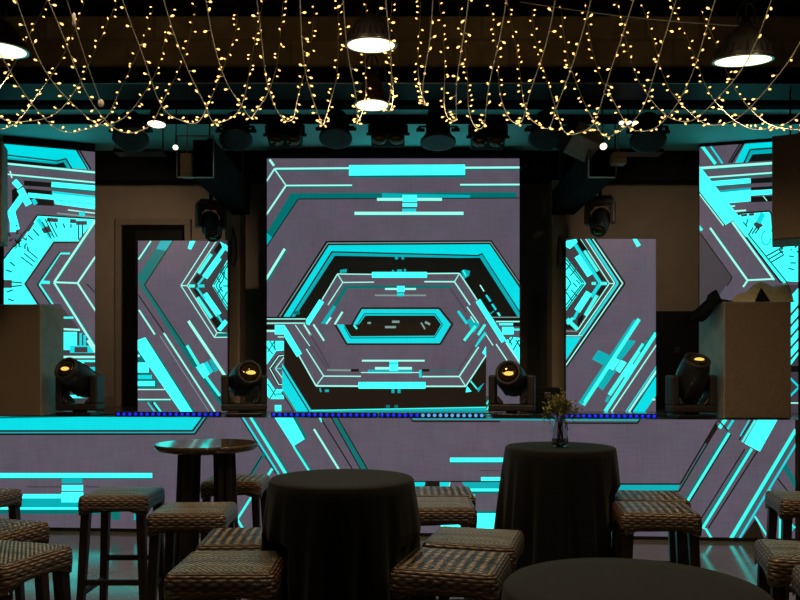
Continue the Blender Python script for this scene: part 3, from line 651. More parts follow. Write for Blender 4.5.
S.line(748.5, 236, 785, 283, 3, BR); S.line(746, 237, 781, 283, 1.2, BK); S.line(748, 234, 787.5, 283, .8, BK)
S.glow(732, 222, 774, 280, 2.2); S.glow(710, 228, 747.5, 280.6, 2.1); S.line(747.5, 280.3, 774, 279, 1.7, PA); S.line(747.5, 280.5, 743, 287, 1.8, PA)
S.add([(699, 232), (731, 278), (699, 326)], MD); S.path([(700, 233), (732, 277.5), (727, 286)], .9, BK)
S.line(698.5, 226.5, 702, 230.5, 3, BR)
S.add([(699, 165.5), (739, 216.5), (724.7, 225.5), (699, 191.5)], BR); S.line(699, 193.5, 723.5, 225.6, 1.5, PA); S.line(699, 191.8, 725, 225.6, .8, BK)
# strip right of the cabinet
S.rect(775, 285, 800, 415, MD); S.add([(785, 302), (800, 286), (800, 352), (790, 366)], BR)
for k in range(5): S.line(788, 318 + k * 11, 800, 304 + k * 11, 2.2, MD)
S.rect(775, 366, 800, 372, BK); S.line(790, 378, 800, 388, 2, CY); S.line(790, 396, 800, 386, 2, CY); S.line(790, 403, 800, 403, 1.4, PA)
S.finish()

# ---- LED fascia along the stage front
xa, xb = -3.95, 395 * front_d(795) / F
S = Screen('led_fascia', 'low LED fascia along the whole stage front, below the moving heads',
           (xa, front_y(xa)), (xb, front_y(xb)), .035, Z_STAGE, depth=.025)
S.add([(-60, 417.2), (110, 414), (205.5, 414), (193, 430.5), (-60, 430.5)], CY); S.line(-60, 418.8, 110, 415.4, 1.2, TL); S.line(-60, 416.2, 110, 414.2, 1, PA)
S.path([(-60, 434.3), (195, 434), (209, 414)], 1.7, BK); S.path([(-60, 432.6), (194, 432.4), (207.2, 414)], 1.3, DP); S.path([(-60, 431), (192.7, 430.7), (205, 414)], 1.2, BK)
S.rect(-60, 473, 152.3, 477.8, BR); S.rect(-60, 477.8, 152.3, 479, TL)
S.line(27, 486.8, 62, 486.8, 1.2, MD); S.line(85, 486.8, 100, 486.8, 1.2, MD)
S.rect(20, 498.3, 118, 510.5, DP); S.add([(23.5, 494), (62, 494), (62, 498.3), (22, 498.3)], BR); S.rect(-60, 507.3, 118, 509.4, BR); S.rect(-60, 510, 120, 514, TL)
S.rect(62, 478.2, 82.5, 483.2, DP); S.rect(62, 485, 83.2, 491, BR); S.rect(61.5, 492.3, 83.5, 502.3, BR); S.rect(112, 500, 120, 520, TL)
S.rect(134, 500, 141, 520, DP)
S.line(241.4, 415, 279, 474, 1.9, CY); S.line(240, 416, 276, 473, .8, BK); S.line(250, 415.5, 286, 474, 3.2, BR); S.line(252, 415.5, 289, 474, 1.2, TL)
S.add([(291.5, 414), (294, 414), (308, 438.5), (304, 440)], TL); S.add([(272.5, 414), (291, 414), (304.8, 439), (293, 446.3)], BR)
S.line(293.5, 446, 310, 472, 2.2, BR); S.line(296, 447, 313, 473, 1.4, TL); S.glow(314, 429, 340, 471, 2); S.line(318, 414, 322, 422, 2, BR)
S.line(322, 420, 353, 470, .9, BK); S.add([(329.5, 414), (335.5, 414), (368, 470), (361, 470)], TL); S.line(329.5, 414, 361, 470, .8, BK); S.line(335.5, 414, 368, 470, .8, BK)
S.line(272.5, 468.5, 256, 493.5, 2.6, BR); S.line(264.5, 453, 249, 478, 3.2, TL); S.path([(256, 490), (237.5, 519), (245, 532)], 2.4, BR); S.line(262, 456, 247, 480, .8, BK)
# middle
S.path([(408, 414), (413, 421.3), (500, 421.3)], 1.5, BK); S.line(412, 418.6, 640, 420.2, 1.6, DP); S.line(412, 417.6, 640, 419, .8, BR); S.path([(560, 423), (637.5, 423.2), (641, 417)], 1.6, BK)
S.rect(450, 457.6, 548, 462, BR); S.rect(450, 462, 548, 463.2, TL); S.line(480, 470.5, 500, 470.5, .8, MD); S.rect(481, 477, 560, 481, BR)
S.line(400, 481.4, 520, 481.4, .9, BK); S.add([(462, 482), (560, 482), (560, 488.5), (466, 488.5)], DP); S.rect(464, 488.5, 560, 491.2, BR); S.rect(464, 491.2, 560, 493.5, TL); S.rect(410, 482, 425, 487, CY); S.add([(426, 482), (439, 482), (440, 490), (423, 490)], BK); S.rect(440, 482, 449, 487.5, CY); S.line(450, 482, 449, 488, 1, PA)
S.rect(466, 512, 560, 528.5, BR); S.rect(466, 511, 560, 513, TL); S.line(424, 523, 440, 523, 1.4, PA); S.add([(440, 523), (462, 523.5), (460, 531), (441, 527)], BR); S.rect(472, 494, 475, 512, CY)
# right
S.add([(560, 484.5), (680, 484.5), (677.5, 490.5), (560, 490.5)], DP); S.path([(560, 484), (680, 484), (717, 421)], 1.1, BK); S.line(681, 488, 708, 442, 2, TL); S.path([(560, 491), (679, 491), (713, 434)], 1, BK); S.add([(705, 443), (716, 423.5), (718.5, 427), (707.5, 444)], BN)
S.line(719, 428, 725.5, 419, 4, BR); S.line(726.5, 430, 733, 420, 2.4, CY); S.line(718, 420, 728, 431, 1, BK)
S.line(726.5, 432, 684, 501, 1.2, TL); S.line(729, 433, 686, 503, 2.8, BR); S.line(731, 434, 688, 504, 1, BK)
S.line(744.5, 449, 698, 523, .9, BK); S.line(748, 450, 700.5, 526, 1.6, TL); S.line(751.5, 448.5, 703, 527, 2.8, BR); S.line(757, 451, 708, 528, 1, BK)
S.line(749, 420, 740, 436, 1.4, CY); S.line(755, 420, 742, 442, 2.2, BR); S.line(752, 420, 739, 440, .8, BK); S.add([(757.5, 419), (777.5, 419), (759.5, 451.5), (744, 443.3)], BR)
S.line(795.5, 429.5, 729, 541, 3.6, BR); S.line(798, 430, 732.5, 541, 1, TL); S.line(796, 443.5, 737.5, 541, 2.1, CY)
S.add([(755.5, 518), (765, 541), (739.5, 541)], BN); S.line(754.5, 516, 770, 541, 1.9, BR); S.line(769, 489.5, 781, 508, 2, BR); S.line(777, 478, 788, 492, .9, BK); S.add([(782.5, 468), (786, 463), (797, 484), (797, 492)], TL); S.line(780, 507, 779.5, 541, 2.4, BR)
S.line(706, 529.5, 713, 541, 2.4, BR); S.line(700, 526.5, 707, 529.5, 1.6, BR); S.path([(788, 518), (793, 527), (800, 527)], 2, BR); S.line(793, 527, 788, 536, 2, CY)
S.finish()

# ------------------------------------------------------------------ blue LED battens on the stage lip
def batten(label, px0, px1, z, mats, n=18):
    d0, d1 = front_d(px0) + .06, front_d(px1) + .06
    a, b_ = at(px0, 0, d0), at(px1, 0, d1); a.z = b_.z = z
    mid = (a + b_) / 2; t = thing('led_batten', label, 'LED batten', (mid.x, mid.y, Z_STAGE), math.atan2(b_.y - a.y, b_.x - a.x), 'blue LED battens along the stage lip')
    L = (b_ - a).length - .006
    m = MB(); m.box((-L / 2, -.02, .002), (L / 2, .03, .046)); m.build('housing', M['plastic'], t, bevel=.004)
    for i in range(n):
        x = (i + .5) / n * L - L / 2
        q = MB(); q.lathe([(.0155, 0), (.0155, .003), (.012, .009), (.005, .012), (.0001, .0125)], 10, Matrix.Translation((x, -.019, .024)) @ Matrix.Rotation(PI / 2, 4, 'X'))
        q.build('diode', mats[i], t)
B18 = [M['blue']] * 18
MIX = [M['blue'] if i < 7 else M['blue_white'] for i in range(18)]
batten('LED batten of blue diodes between the two left moving heads', 116, 221, 0, B18)
batten('LED batten of blue diodes below the middle screen, its left half', 271, 378, 0, B18)
batten('LED batten below the right half of the middle screen, blue turning to pale blue', 379, 485, 0, MIX)
batten('LED batten of blue diodes right of the flower jar', 551, 657, 0, B18)

# ------------------------------------------------------------------ loudspeakers
def cabinet(name, label, x0, x1, y0, y1, z0, z1, rz=0):
    c = ((x0 + x1) / 2, (y0 + y1) / 2)
    t = thing(name, label, 'loudspeaker', (c[0], c[1], z0), rz)
    w, d, h = x1 - x0, y1 - y0, z1 - z0
    m = MB(); m.box((-w / 2, -d / 2 + .02, 0), (w / 2, d / 2, h)); m.build('cabinet', M['speaker_wood'], t, bevel=.006)
    m = MB(); m.box((-w / 2 + .006, -d / 2, .006), (w / 2 - .006, -d / 2 + .025, h - .006)); m.build('grille', M['grille'], t, bevel=.008)
    return t
zt = Z_STAGE + .002
dl = 7.02
cabinet('loudspeaker', 'big loudspeaker cabinet on the left end of the stage, nothing on top', -3.92, at(40, 0, dl).x, dl, dl + .5, zt, at(0, 304, dl).z)
dr_ = 6.66
cabinet('loudspeaker', 'big loudspeaker cabinet on the right end of the stage with clothes piled on top', at(725, 0, dr_).x, at(792, 0, dr_).x, dr_, dr_ + .58, zt, at(0, 301.5, dr_).z)
def hung(label, x, y, z0, w, d, h, rz):
    t = cabinet('hung_loudspeaker', label, x - w / 2, x + w / 2, y - d / 2, y + d / 2, z0, z0 + h, rz)
    m = MB()
    for sx in (-.13, .13):
        m.tube([(sx, 0, h), (sx, 0, 3.68 - z0)], .007, 6)
    m.tube([(-.13, 0, h + .02), (.05, .03, h + .12), (.13, 0, h + .22)], .005, 6)
    m.build('hanging_rod', M['metal'], t)
c_ = at(772, 0, 6.05); q_ = Matrix.Rotation(-.45, 3, 'Z') @ Vector((.26, .21, 0))
hung('loudspeaker hung at the upper right in front of the right wing screen', c_.x + q_.x, c_.y + q_.y, at(0, 240, 6.05).z, .52, .42, at(0, 135.5, 6.05).z - at(0, 240, 6.05).z, -.45)
c_ = at(2, 0, 6.1); q_ = Matrix.Rotation(.33, 3, 'Z') @ Vector((-.25, .15, 0))
hung('loudspeaker hung at the upper left, only its edge in view', c_.x + q_.x, c_.y + q_.y, at(0, 241, 6.1).z, .5, .3, at(0, 140, 6.1).z - at(0, 241, 6.1).z, .33)

# clothes on the right cabinet
ztop = at(0, 301.5, dr_).z
def drape(name, label, cat, x0, x1, y0, y1, m, amp, lift, over=0, seed=1, pts=60):
    r = random.Random(seed); ph = [r.uniform(0, 6) for _ in range(6)]
    mb = MB(); n = pts; base = []
    for k in range(2):
        for i in range(n + 1):
            for j in range(n + 1):
                u, v = i / n, j / n
                x = x0 + (x1 - x0) * u + .02 * math.sin(7 * v + ph[0]); y = y0 + (y1 - y0) * v + .02 * math.sin(9 * u + ph[1])
                e = min(u, 1 - u, v, 1 - v) if over else min(u * 1.6, v, 1 - v); edge = min(1, e / .16)
                lf = lift * (.45 + 1.0 * u) if not over else lift
                z = ztop + .004 + edge * lf * (.55 + .45 * math.sin(5 * u + 3.2 * v + ph[2])) + amp * edge * (.5 + .5 * math.sin(24 * v + 9 * u + ph[3] + 1.5 * math.sin(5 * u))) * (.55 + .45 * math.sin(6 * u - 5 * v + ph[4]))
                if over and x < over:                       # hangs down over the cabinet's side
                    dx = over - x; z = ztop + .03 - dx * .62 + .025 * math.sin(22 * v + ph[5]); x = over - .012 - dx * (.6 + .2 * math.sin(31 * v + 1)) - .008 * math.sin(15 * v)
                if k: z = (ztop + .0015 if not (over and x < over) else z - .008)
                mb.v.append((x, y, z))
    S_ = (n + 1) ** 2
    for i in range(n):
        for j in range(n):
            a = i * (n + 1) + j; q = (a, a + n + 1, a + n + 2, a + 1)
            mb.face(q, smooth=True); mb.face([S_ + t for t in reversed(q)], smooth=True)
    for i in range(n):
        for a, b_ in ((i, i + 1), (n * (n + 1) + i + 1, n * (n + 1) + i), ((i + 1) * (n + 1), i * (n + 1)), (i * (n + 1) + n, (i + 1) * (n + 1) + n)):
            mb.face((a, b_, b_ + S_, a + S_))
    o = mb.build(name, m); tag(o, label, cat); return o
xl = at(725, 0, dr_).x
drape('folded_drape', 'olive drape heaped along the top of the right loudspeaker cabinet', 'cloth', xl + .115, xl + .60, dr_ + .065, dr_ + .50, M['drape'], .085, .10, seed=4)
drape('jacket', 'black jacket slumped over the left edge of the right loudspeaker cabinet', 'jacket', xl - .24, xl + .075, dr_ + .05, dr_ + .42, M['jacket'], .05, .09, over=xl, seed=9)
mb = MB()
n0 = mb.verts([(0, 0, 0), (.13, 0, 0), (.065, 0.03, .12), (.0, .012, 0), (.13, .012, 0), (.065, .042, .12)])
mb.face((0, 1, 2)); mb.face((5, 4, 3)); mb.face((0, 3, 4, 1)); mb.face((1, 4, 5, 2)); mb.face((2, 5, 3, 0))
o = mb.build('cloth_flap', M['jacket'], loc=(at(756, 0, dr_).x, dr_ + .012, ztop + .002)); tag(o, 'small black triangular cloth flap against the olive drape', 'cloth flap')

# ------------------------------------------------------------------ moving heads
def moving_head(label, px, py, d, yaw, tilt, pan_lean=0, s=1.0, name='moving_head', hang=False, loc=None, tint=None):
    """base, yoke of two arms, and a barrel head with its lens; yaw turns the yoke, tilt raises the lens"""
    p = loc or at(px, py, d); z = p.z if (hang or loc) else Z_STAGE
    t = thing(name, label, 'stage light', (p.x, p.y, z), yaw, 'moving heads on the stage' if not hang else 'moving heads hung from the box beams')
    k = -1 if hang else 1
    def Z(v): return v * k * s
    def bx(m, x0, x1, y0, y1, z0, z1):
        a, b_ = sorted((Z(z0), Z(z1))); m.box((x0 * s, y0 * s, a), (x1 * s, y1 * s, b_))
    m = MB(); bx(m, -.17, .17, -.12, .12, .004, .034); bx(m, -.05, .05, -.05, .05, .034, .05); m.build('base', M['plastic'], t, bevel=.01 * s)
    m = MB(); bx(m, -.205, .205, -.075, .075, .05, .115)
    for sx in (-1, 1):
        x0, x1 = sorted((sx * .138, sx * .205)); bx(m, x0, x1, -.075, .075, .11, .375)
        # chamfered inner corners
        q = [(sx * .135 * s, y * s, Z(.115)) for y in (-.07, .07)] + [(sx * .135 * s, y * s, Z(.19)) for y in (-.07, .07)] + [(sx * .075 * s, y * s, Z(.115)) for y in (-.08, .08)]
        n_ = m.verts(q)
        for f in ((0, 4, 2), (1, 3, 5), (4, 5, 3, 2), (0, 1, 5, 4), (0, 2, 3, 1)): m.face([n_ + i for i in f])
    m.build('yoke', M['plastic_brown'], t, bevel=.016 * s, segs=3)
    piv = Vector((0, 0, Z(.335)))
    dirv = Vector((math.sin(pan_lean) * .6, -math.cos(tilt), math.sin(tilt) * (1 if not hang else -1)))
    H = Matrix.Translation(piv) @ rot_to(dirv)
    m = MB(); m.lathe([(.06 * s, -.20 * s), (.10 * s, -.185 * s), (.126 * s, -.13 * s), (.134 * s, -.03 * s), (.134 * s, .06 * s), (.122 * s, .15 * s), (.108 * s, .20 * s), (.10 * s, .205 * s)], 28, H)
    h = m.build('head', M['plastic'], t)
    m = MB()
    for a in range(6):
        A = Matrix.Rotation(a * PI / 3, 4, 'Z')
        m.box((.122 * s, -.012 * s, -.12 * s), (.1365 * s, .012 * s, .04 * s), M=H @ A)
    m.build('cooling_fin', M['plastic_brown'], h)
    m = MB(); m.lathe([(.110 * s, .185 * s), (.112 * s, .215 * s), (.098 * s, .222 * s), (.086 * s, .214 * s), (.086 * s, .206 * s)], 28, H); m.build('lens_ring', M['plastic_brown'], h)
    m = MB(); m.lathe([(.087 * s, .208 * s), (.062 * s, .219 * s), (.03 * s, .226 * s), (.0001, .228 * s)], 24, H); m.build('lens', M['lens'], h)
    if not hang:
        m = MB(); m.lathe([(.034 * s, .2245 * s), (.030 * s, .232 * s), (.0001, .235 * s)], 9, H @ Matrix.Translation((.008, -.012, 0)) @ Matrix.Scale(1.35, 4, (1, 0, 0)) @ Matrix.Scale(.6, 4, (0, 1, 0))); m.build('lens_glint', M['glint'], h)  # glowing patch added for the golden reflection; the head itself is off
    m = MB()
    m.tube([(-.1 * s, .13 * s, Z(.03)), (-.16 * s, .2 * s, Z(.012)), (-.3 * s, .24 * s, Z(.012))] if not hang else [(-.1 * s, .13 * s, Z(.03)), (-.14 * s, .18 * s, Z(.1)), (-.1 * s, .2 * s, Z(.0))], .006, 6)
    m.build('power_cable', M['cable'], t)
    return t
moving_head('moving head light on the stage against the left loudspeaker cabinet', 80, 0, 7.16, -.16, .50, -.22)
moving_head('moving head light on the stage right of the narrow left screen, lens turned right', 244, 0, 7.13, .26, .34, .30)
moving_head('moving head light on the stage at the right foot of the middle screen', 512, 0, 7.02, -.24, .30, -.12)
moving_head('moving head light on the stage against the right loudspeaker cabinet', 691, 0, 6.82, .08, .95)

# ------------------------------------------------------------------ box beams, rail and stage lamps overhead
def box_beam(label, x0, x1, z0, z1, y0, y1, f0, f1, fy0):
    t = thing('box_beam', label, 'beam', ((x0 + x1) / 2, y0, z1))
    cx = (x0 + x1) / 2; rim = (at(f0, 0, y0).x - cx, at(f1, 0, y0).x - cx, z0 - z1, at(0, fy0, y0).z - z1)
    w, h, L = x1 - x0, z1 - z0, y1 - y0
    m = MB(); e = .012
    m.box((-w / 2, 0, -h), (w / 2, L, -h + e)); m.box((-w / 2, 0, -e), (w / 2, L, 0)); m.box((-w / 2, 0, -h + e), (-w / 2 + e, L, -e)); m.box((w / 2 - e, 0, -h + e), (w / 2, L, -e)); m.box((-w / 2 + e, .25, -h + e), (w / 2 - e, .27, -e))
    m.build('channel', M['matt'], t)
    m = MB(); fx0, fx1, fz0, fz1 = rim
    for q in ((fx0, fx1, fz0, fz0 + .007), (fx0, fx1, fz1 - .007, fz1), (fx0, fx0 + .007, fz0, fz1), (fx1 - .007, fx1, fz0, fz1)): m.box((q[0], -.02, q[2]), (q[1], .0, q[3]))
    m.build('end_frame', M['steel'], t)
    m = MB()
    for sx in (-1, 1): m.tube([(sx * w * .35, L * .3, 0), (sx * w * .35, L * .3, Z_SC - z1)], .008, 6); m.tube([(sx * w * .35, L * .85, 0), (sx * w * .35, L * .85, Z_SC - z1)], .008, 6)
    m.build('hanging_rod', M['metal'], t)
    return t
box_beam('dark steel box beam running back over the stage, left of the middle screen', at(193, 0, 6.55).x, at(214, 0, 6.55).x, at(0, 178, 6.55).z, at(0, 140, 6.55).z, 6.55, 8.10, 177, 214, 136)
box_beam('dark steel box beam running back over the stage, right of the middle screen', at(588, 0, 6.55).x, at(615, 0, 6.55).x, at(0, 178, 6.55).z, at(0, 149, 6.55).z, 6.55, 8.10, 588, 616, 149)

def board(label, px0, px1, py0, py1, d, th=.10):
    a, b_ = at(px0, py1, d), at(px1, py0, d)
    m = MB(); m.box((a.x, d, a.z), (b_.x, d + th, b_.z)); m.box((a.x + .01, d - .012, a.z + .03), (b_.x - .01, d, a.z + .045))
    m.tube([((a.x + b_.x) / 2, d + th / 2, b_.z - .01), ((a.x + b_.x) / 2, d + th / 2, 3.60)], .006, 6)
    o = m.build('junction_box', M['tan'], bevel=.003); return tag(o, label, 'junction box')
board('tan junction box beside the left steel box beam', 180, 191, 153, 176, 6.5)
board('tan junction box on the right steel box beam', 613, 627, 152, 163, 6.42)

# two horizontal pipes of the lighting rail
t = thing('lighting_rail', 'long black pipe rail that carries the row of stage lamps', 'rail', (0, 6.75, 3.55))
zr = [at(0, y, 6.75).z - 3.55 for y in (104, 121)]
m = MB(); m.tube([(-4.5, 0, zr[0]), (4.5, 0, zr[0])], .028, 10); m.build('upper_pipe', M['matt'], t)
m = MB(); m.tube([(-4.5, 0, zr[1]), (4.5, 0, zr[1])], .026, 10); m.build('lower_pipe', M['matt'], t)
m = MB()
for x in (-4.2, -2.1, 0, 2.1, 4.2): m.tube([(x, 0, zr[0]), (x, 0, Z_SC - 3.55)], .01, 6)
m.build('hanger', M['matt'], t)
ZR = 3.55 + zr[1]
LG = 'stage lamps hanging from the rail'
def par_lamp(label, px, py, d, r, aim, flare=.85, body=.26):
    """round can lamp in a U bracket with a clamp on the rail"""
    c = at(px, py, d)
    t = thing('par_lamp', label, 'stage lamp', (c.x, 6.75, ZR), 0, LG)
    o = Vector((0, c.y - 6.75, c.z - ZR)); A = Vector(aim).normalized(); Hm = Matrix.Translation(o) @ rot_to(A)
    m = MB(); m.lathe([(r * .45, -body * .62), (r * .6, -body * .58), (r * flare, -body * .35), (r * flare, body * .1), (r * .98, body * .34), (r * .98, body * .38), (r * .86, body * .38), (r * .8, body * .2), (.001, body * .1)], 24, Hm)
    m.build('can', M['black'], t)
    m = MB(); m.lathe([(r * .97, body * .33), (r * 1.06, body * .34), (r * 1.06, body * .40), (r * .9, body * .40)], 24, Hm); m.build('rim', M['metal'], t)
    m = MB(); m.lathe([(r * .84, body * .24), (r * .5, body * .31), (.0001, body * .34)], 20, Hm); m.build('lens', M['lens'], t)
    m = MB(); w = r * 1.12
    m.bar(o + Vector((-w, 0, -.01)), (-w, 0, -.055), .012, .03, up=(1, 0, 0)); m.bar(o + Vector((w, 0, -.01)), (w, 0, -.055), .012, .03, up=(1, 0, 0)); m.bar((-w - .006, 0, -.05), (w + .006, 0, -.05), .03, .012)
    m.tube([o + Vector((-w - .025, 0, 0)), o + Vector((-r * .8, 0, 0))], .016, 8); m.tube([o + Vector((r * .8, 0, 0)), o + Vector((w + .025, 0, 0))], .016, 8)
    m.build('bracket', M['metal'], t)
    m = MB(); m.lathe([(.036, -.02), (.036, .02)], 14, Matrix.Rotation(PI / 2, 4, 'Y')); m.box((-.015, -.018, -.06), (.015, .018, -.02)); m.build('clamp', M['metal'], t)
    return t
def flood_lamp(label, px, py, d, w, h):
    """wide boxy lamp with two tubes in a frame bracket"""
    c = at(px, py, d); t = thing('flood_lamp', label, 'stage lamp', (c.x, 6.75, ZR), 0, LG)
    o = Vector((0, c.y - 6.75, c.z - ZR))
    m = MB(); m.box((-w / 2, -.10, -h / 2), (w / 2, .10, h / 2), M=Matrix.Translation(o) @ Matrix.Rotation(-.35, 4, 'X')); m.build('housing', M['black'], t, bevel=.015)
    Mf = Matrix.Translation(o) @ Matrix.Rotation(-.35, 4, 'X')
    for sx in (-1, 1):
        m = MB(); m.lathe([(w * .23, 0), (w * .22, .012), (w * .12, .022), (.0001, .024)], 18, Mf @ Matrix.Translation((sx * w * .25, -.02, -h / 2)) @ Matrix.Rotation(PI, 4, 'X')); m.build('lens', M['lens'], t)
    m = MB(); w2 = w / 2 + .012
    for sx in (-1, 1): m.bar(o + Vector((sx * w2, 0, 0)), (sx * w2, 0, -.035), .01, .03, up=(1, 0, 0)); m.bar(o + Vector((sx * w * .2, 0, h * .4)), (sx * w * .2, 0, -.035), .012, .012)
    m.bar((-w2 - .005, 0, -.035), (w2 + .005, 0, -.035), .03, .01); m.tube([o + Vector((-w2 - .03, 0, 0)), o + Vector((-w / 2, 0, 0))], .014, 8); m.tube([o + Vector((w / 2, 0, 0)), o + Vector((w2 + .03, 0, 0))], .014, 8)
    m.build('bracket', M['metal'], t)
    m = MB(); m.lathe([(.036, -.02), (.036, .02)], 14, Matrix.Rotation(PI / 2, 4, 'Y')); m.box((-.015, -.018, -.045), (.015, .018, -.02)); m.build('clamp', M['metal'], t)
par_lamp('round stage lamp left of the small bright downlight', 131, 131, 6.75, .145, (.15, -.5, -1))
par_lamp('round stage lamp hanging just right of the left steel box beam', 236, 131, 6.75, .135, (.1, -.45, -1))
flood_lamp('boxy twin stage lamp above the left corner of the middle screen', 285, 135, 6.75, .29, .14)
par_lamp('round stage lamp left of the twin stacked pendants', 336, 129, 6.75, .135, (0, -.4, -1))
flood_lamp('boxy twin stage lamp straight below the lower middle pendant', 388, 134, 6.75, .29, .14)
par_lamp('flared round stage lamp right of the middle pendants', 438, 130, 6.75, .145, (0, -.2, -1), flare=.72, body=.30)
flood_lamp('boxy twin stage lamp above the right end of the middle screen', 488, 137, 6.75, .29, .13)
par_lamp('round stage lamp between the boxy lamp and the tilted spotlight', 546, 130, 6.75, .145, (-.1, -.45, -1))
par_lamp('round stage lamp beside three small lit bulbs', 648, 132, 6.75, .145, (-.15, -.5, -1))
# tilted spotlight
c = at(585, 140, 6.5); t = thing('spotlight', 'boxy grey spotlight tilted beside the right steel box beam', 'stage lamp', (c.x, 6.75, ZR), 0, LG)
o = Vector((0, -.12, c.z - ZR)); Q = Matrix.Translation(o) @ Matrix.Rotation(.45, 4, 'Y') @ Matrix.Rotation(-.5, 4, 'X')
m = MB(); m.box((-.11, -.15, -.075), (.13, .10, .085), M=Q); m.build('housing', M['speaker_wood'], t, bevel=.012)
m = MB(); m.box((-.19, -.13, -.085), (-.11, .08, .095), M=Q); m.build('barn_door', M['black'], t, bevel=.006)
m = MB(); m.bar(o + Vector((0, .05, .05)), (0, 0, -.02), .014, .03); m.lathe([(.036, -.02), (.036, .02)], 14, Matrix.Rotation(PI / 2, 4, 'Y')); m.build('bracket', M['metal'], t)
# shelf frames beside the outer round lamps
for lab, a, b_ in (('thin metal cable tray under the leftmost round stage lamp', 113, 162), ('thin metal cable tray under the rightmost round stage lamp', 616, 664)):
    p, q = at(a, 152, 6.9), at(b_, 152, 6.9); top = at(0, 131, 6.9).z
    t = thing('cable_tray', lab, 'cable tray', ((p.x + q.x) / 2, 6.9, p.z)); w = q.x - p.x
    m = MB(); m.box((-w / 2, 0, 0), (w / 2, .16, .008)); m.box((-w / 2, 0, .008), (w / 2, .006, .03)); m.build('tray', M['metal'], t)
    m = MB()
    for x in (-w / 2 + .006, w / 2 - .006): m.bar((x, .05, 0), (x, .05, Z_SC - p.z), .01)
    m.build('hanger', M['metal'], t)
# moving heads hung at the far ends of the box beams
c = at(213, 205, 7.9); moving_head('moving head hung above the narrow left screen', 0, 0, 0, .5, .9, s=.72, hang=True, loc=at(211, 201, 7.72))
moving_head('moving head hung above the narrow right screen', 0, 0, 0, -.4, .8, s=.72, hang=True, loc=at(600, 197, 7.72))
for x_, lab in ((211, 'slim drop pipe over the narrow left screen'), (600, 'slim drop pipe over the narrow right screen')):
    p = at(x_, 201 if x_ == 211 else 197, 7.72)
    m = MB(); m.tube([(p.x, p.y, p.z + .006), (p.x, p.y, 3.73)], .018, 10); m.lathe([(.04, 0), (.04, .02)], 12, Matrix.Translation((p.x, p.y, 3.71)))
    tag(m.build('drop_pipe', M['matt']), lab, 'pipe')

# small lit lamps near the ceiling
def small_lamp(label, pts, d, r, axis=(0, -.4, -1), light=0, grp=None, aim=None, shift=None):
    for px, py in pts:
        c = at(px, py, d); t = thing('small_lamp', label, 'small lamp', c, 0, grp)
        Hm = rot_to(axis)
        m = MB(); m.lathe([(r * .35, -r * 1.6), (r * .6, -r * 1.5), (r * .95, -r * .4), (r, 0), (r * .93, 0), (r * .85, -r * .3)], 18, Hm); m.build('shade', M['shade'], t)
        m = MB(); m.lathe([(r * .9, -.002), (r * .6, r * .12), (.0001, r * .18)], 16, Hm); m.build('bulb', M['lamp'], t)
        m = MB(); m.tube([Vector(axis).normalized() * -r * 1.5, (0, .03, 3.73 - c.z if d > 6.45 else 3.665 - c.z)], .005, 6); m.build('stem', M['metal'], t)
        if light:
            L = bpy.data.lights.new('lamp_or_wall_spot', 'SPOT'); L.energy = light; L.color = (1, .74, .50); L.shadow_soft_size = .03; L.spot_size = 1.75; L.spot_blend = 1
            lo = bpy.data.objects.new('lamp_or_wall_spot', L); COL.objects.link(lo); lo.location = c + Vector(axis).normalized() * (r * .5 + .03) + (Vector(shift) if shift else Vector())
            lo.rotation_euler = (Vector(aim) if aim else Vector(axis)).to_track_quat('-Z', 'Y').to_euler()
small_lamp('small downlight glowing warm beside the leftmost round stage lamp', [(156.5, 124.5)], 6.62, .082, (0, -.12, -1), 4)
small_lamp('tiny bright lamp at the left steel box beam', [(175.5, 147.5)], 6.45, .024, (.15, -.75, -.6), 42, aim=(-.45, 1, -.42), shift=(-.45, .5, -.12))  # its spot is added to wash the back wall, set well off the lamp
small_lamp('bright lamp at the right steel box beam', [(603.5, 146.5)], 6.30, .031, (-.1, -.75, -.6), 30, aim=(.42, 1, -.42), shift=(.62, .5, -.12))  # added wall spot again, moved clear of the beam and turned backward
for a_, x_ in (('leftmost', 621.5), ('middle', 629), ('rightmost', 635)):
    small_lamp(a_ + ' of three tiny lit bulbs in a row above the right cable tray', [(x_, 123)], 6.6, .024, (0, -.5, -.8), 0, 'three tiny bulbs above the cable tray')

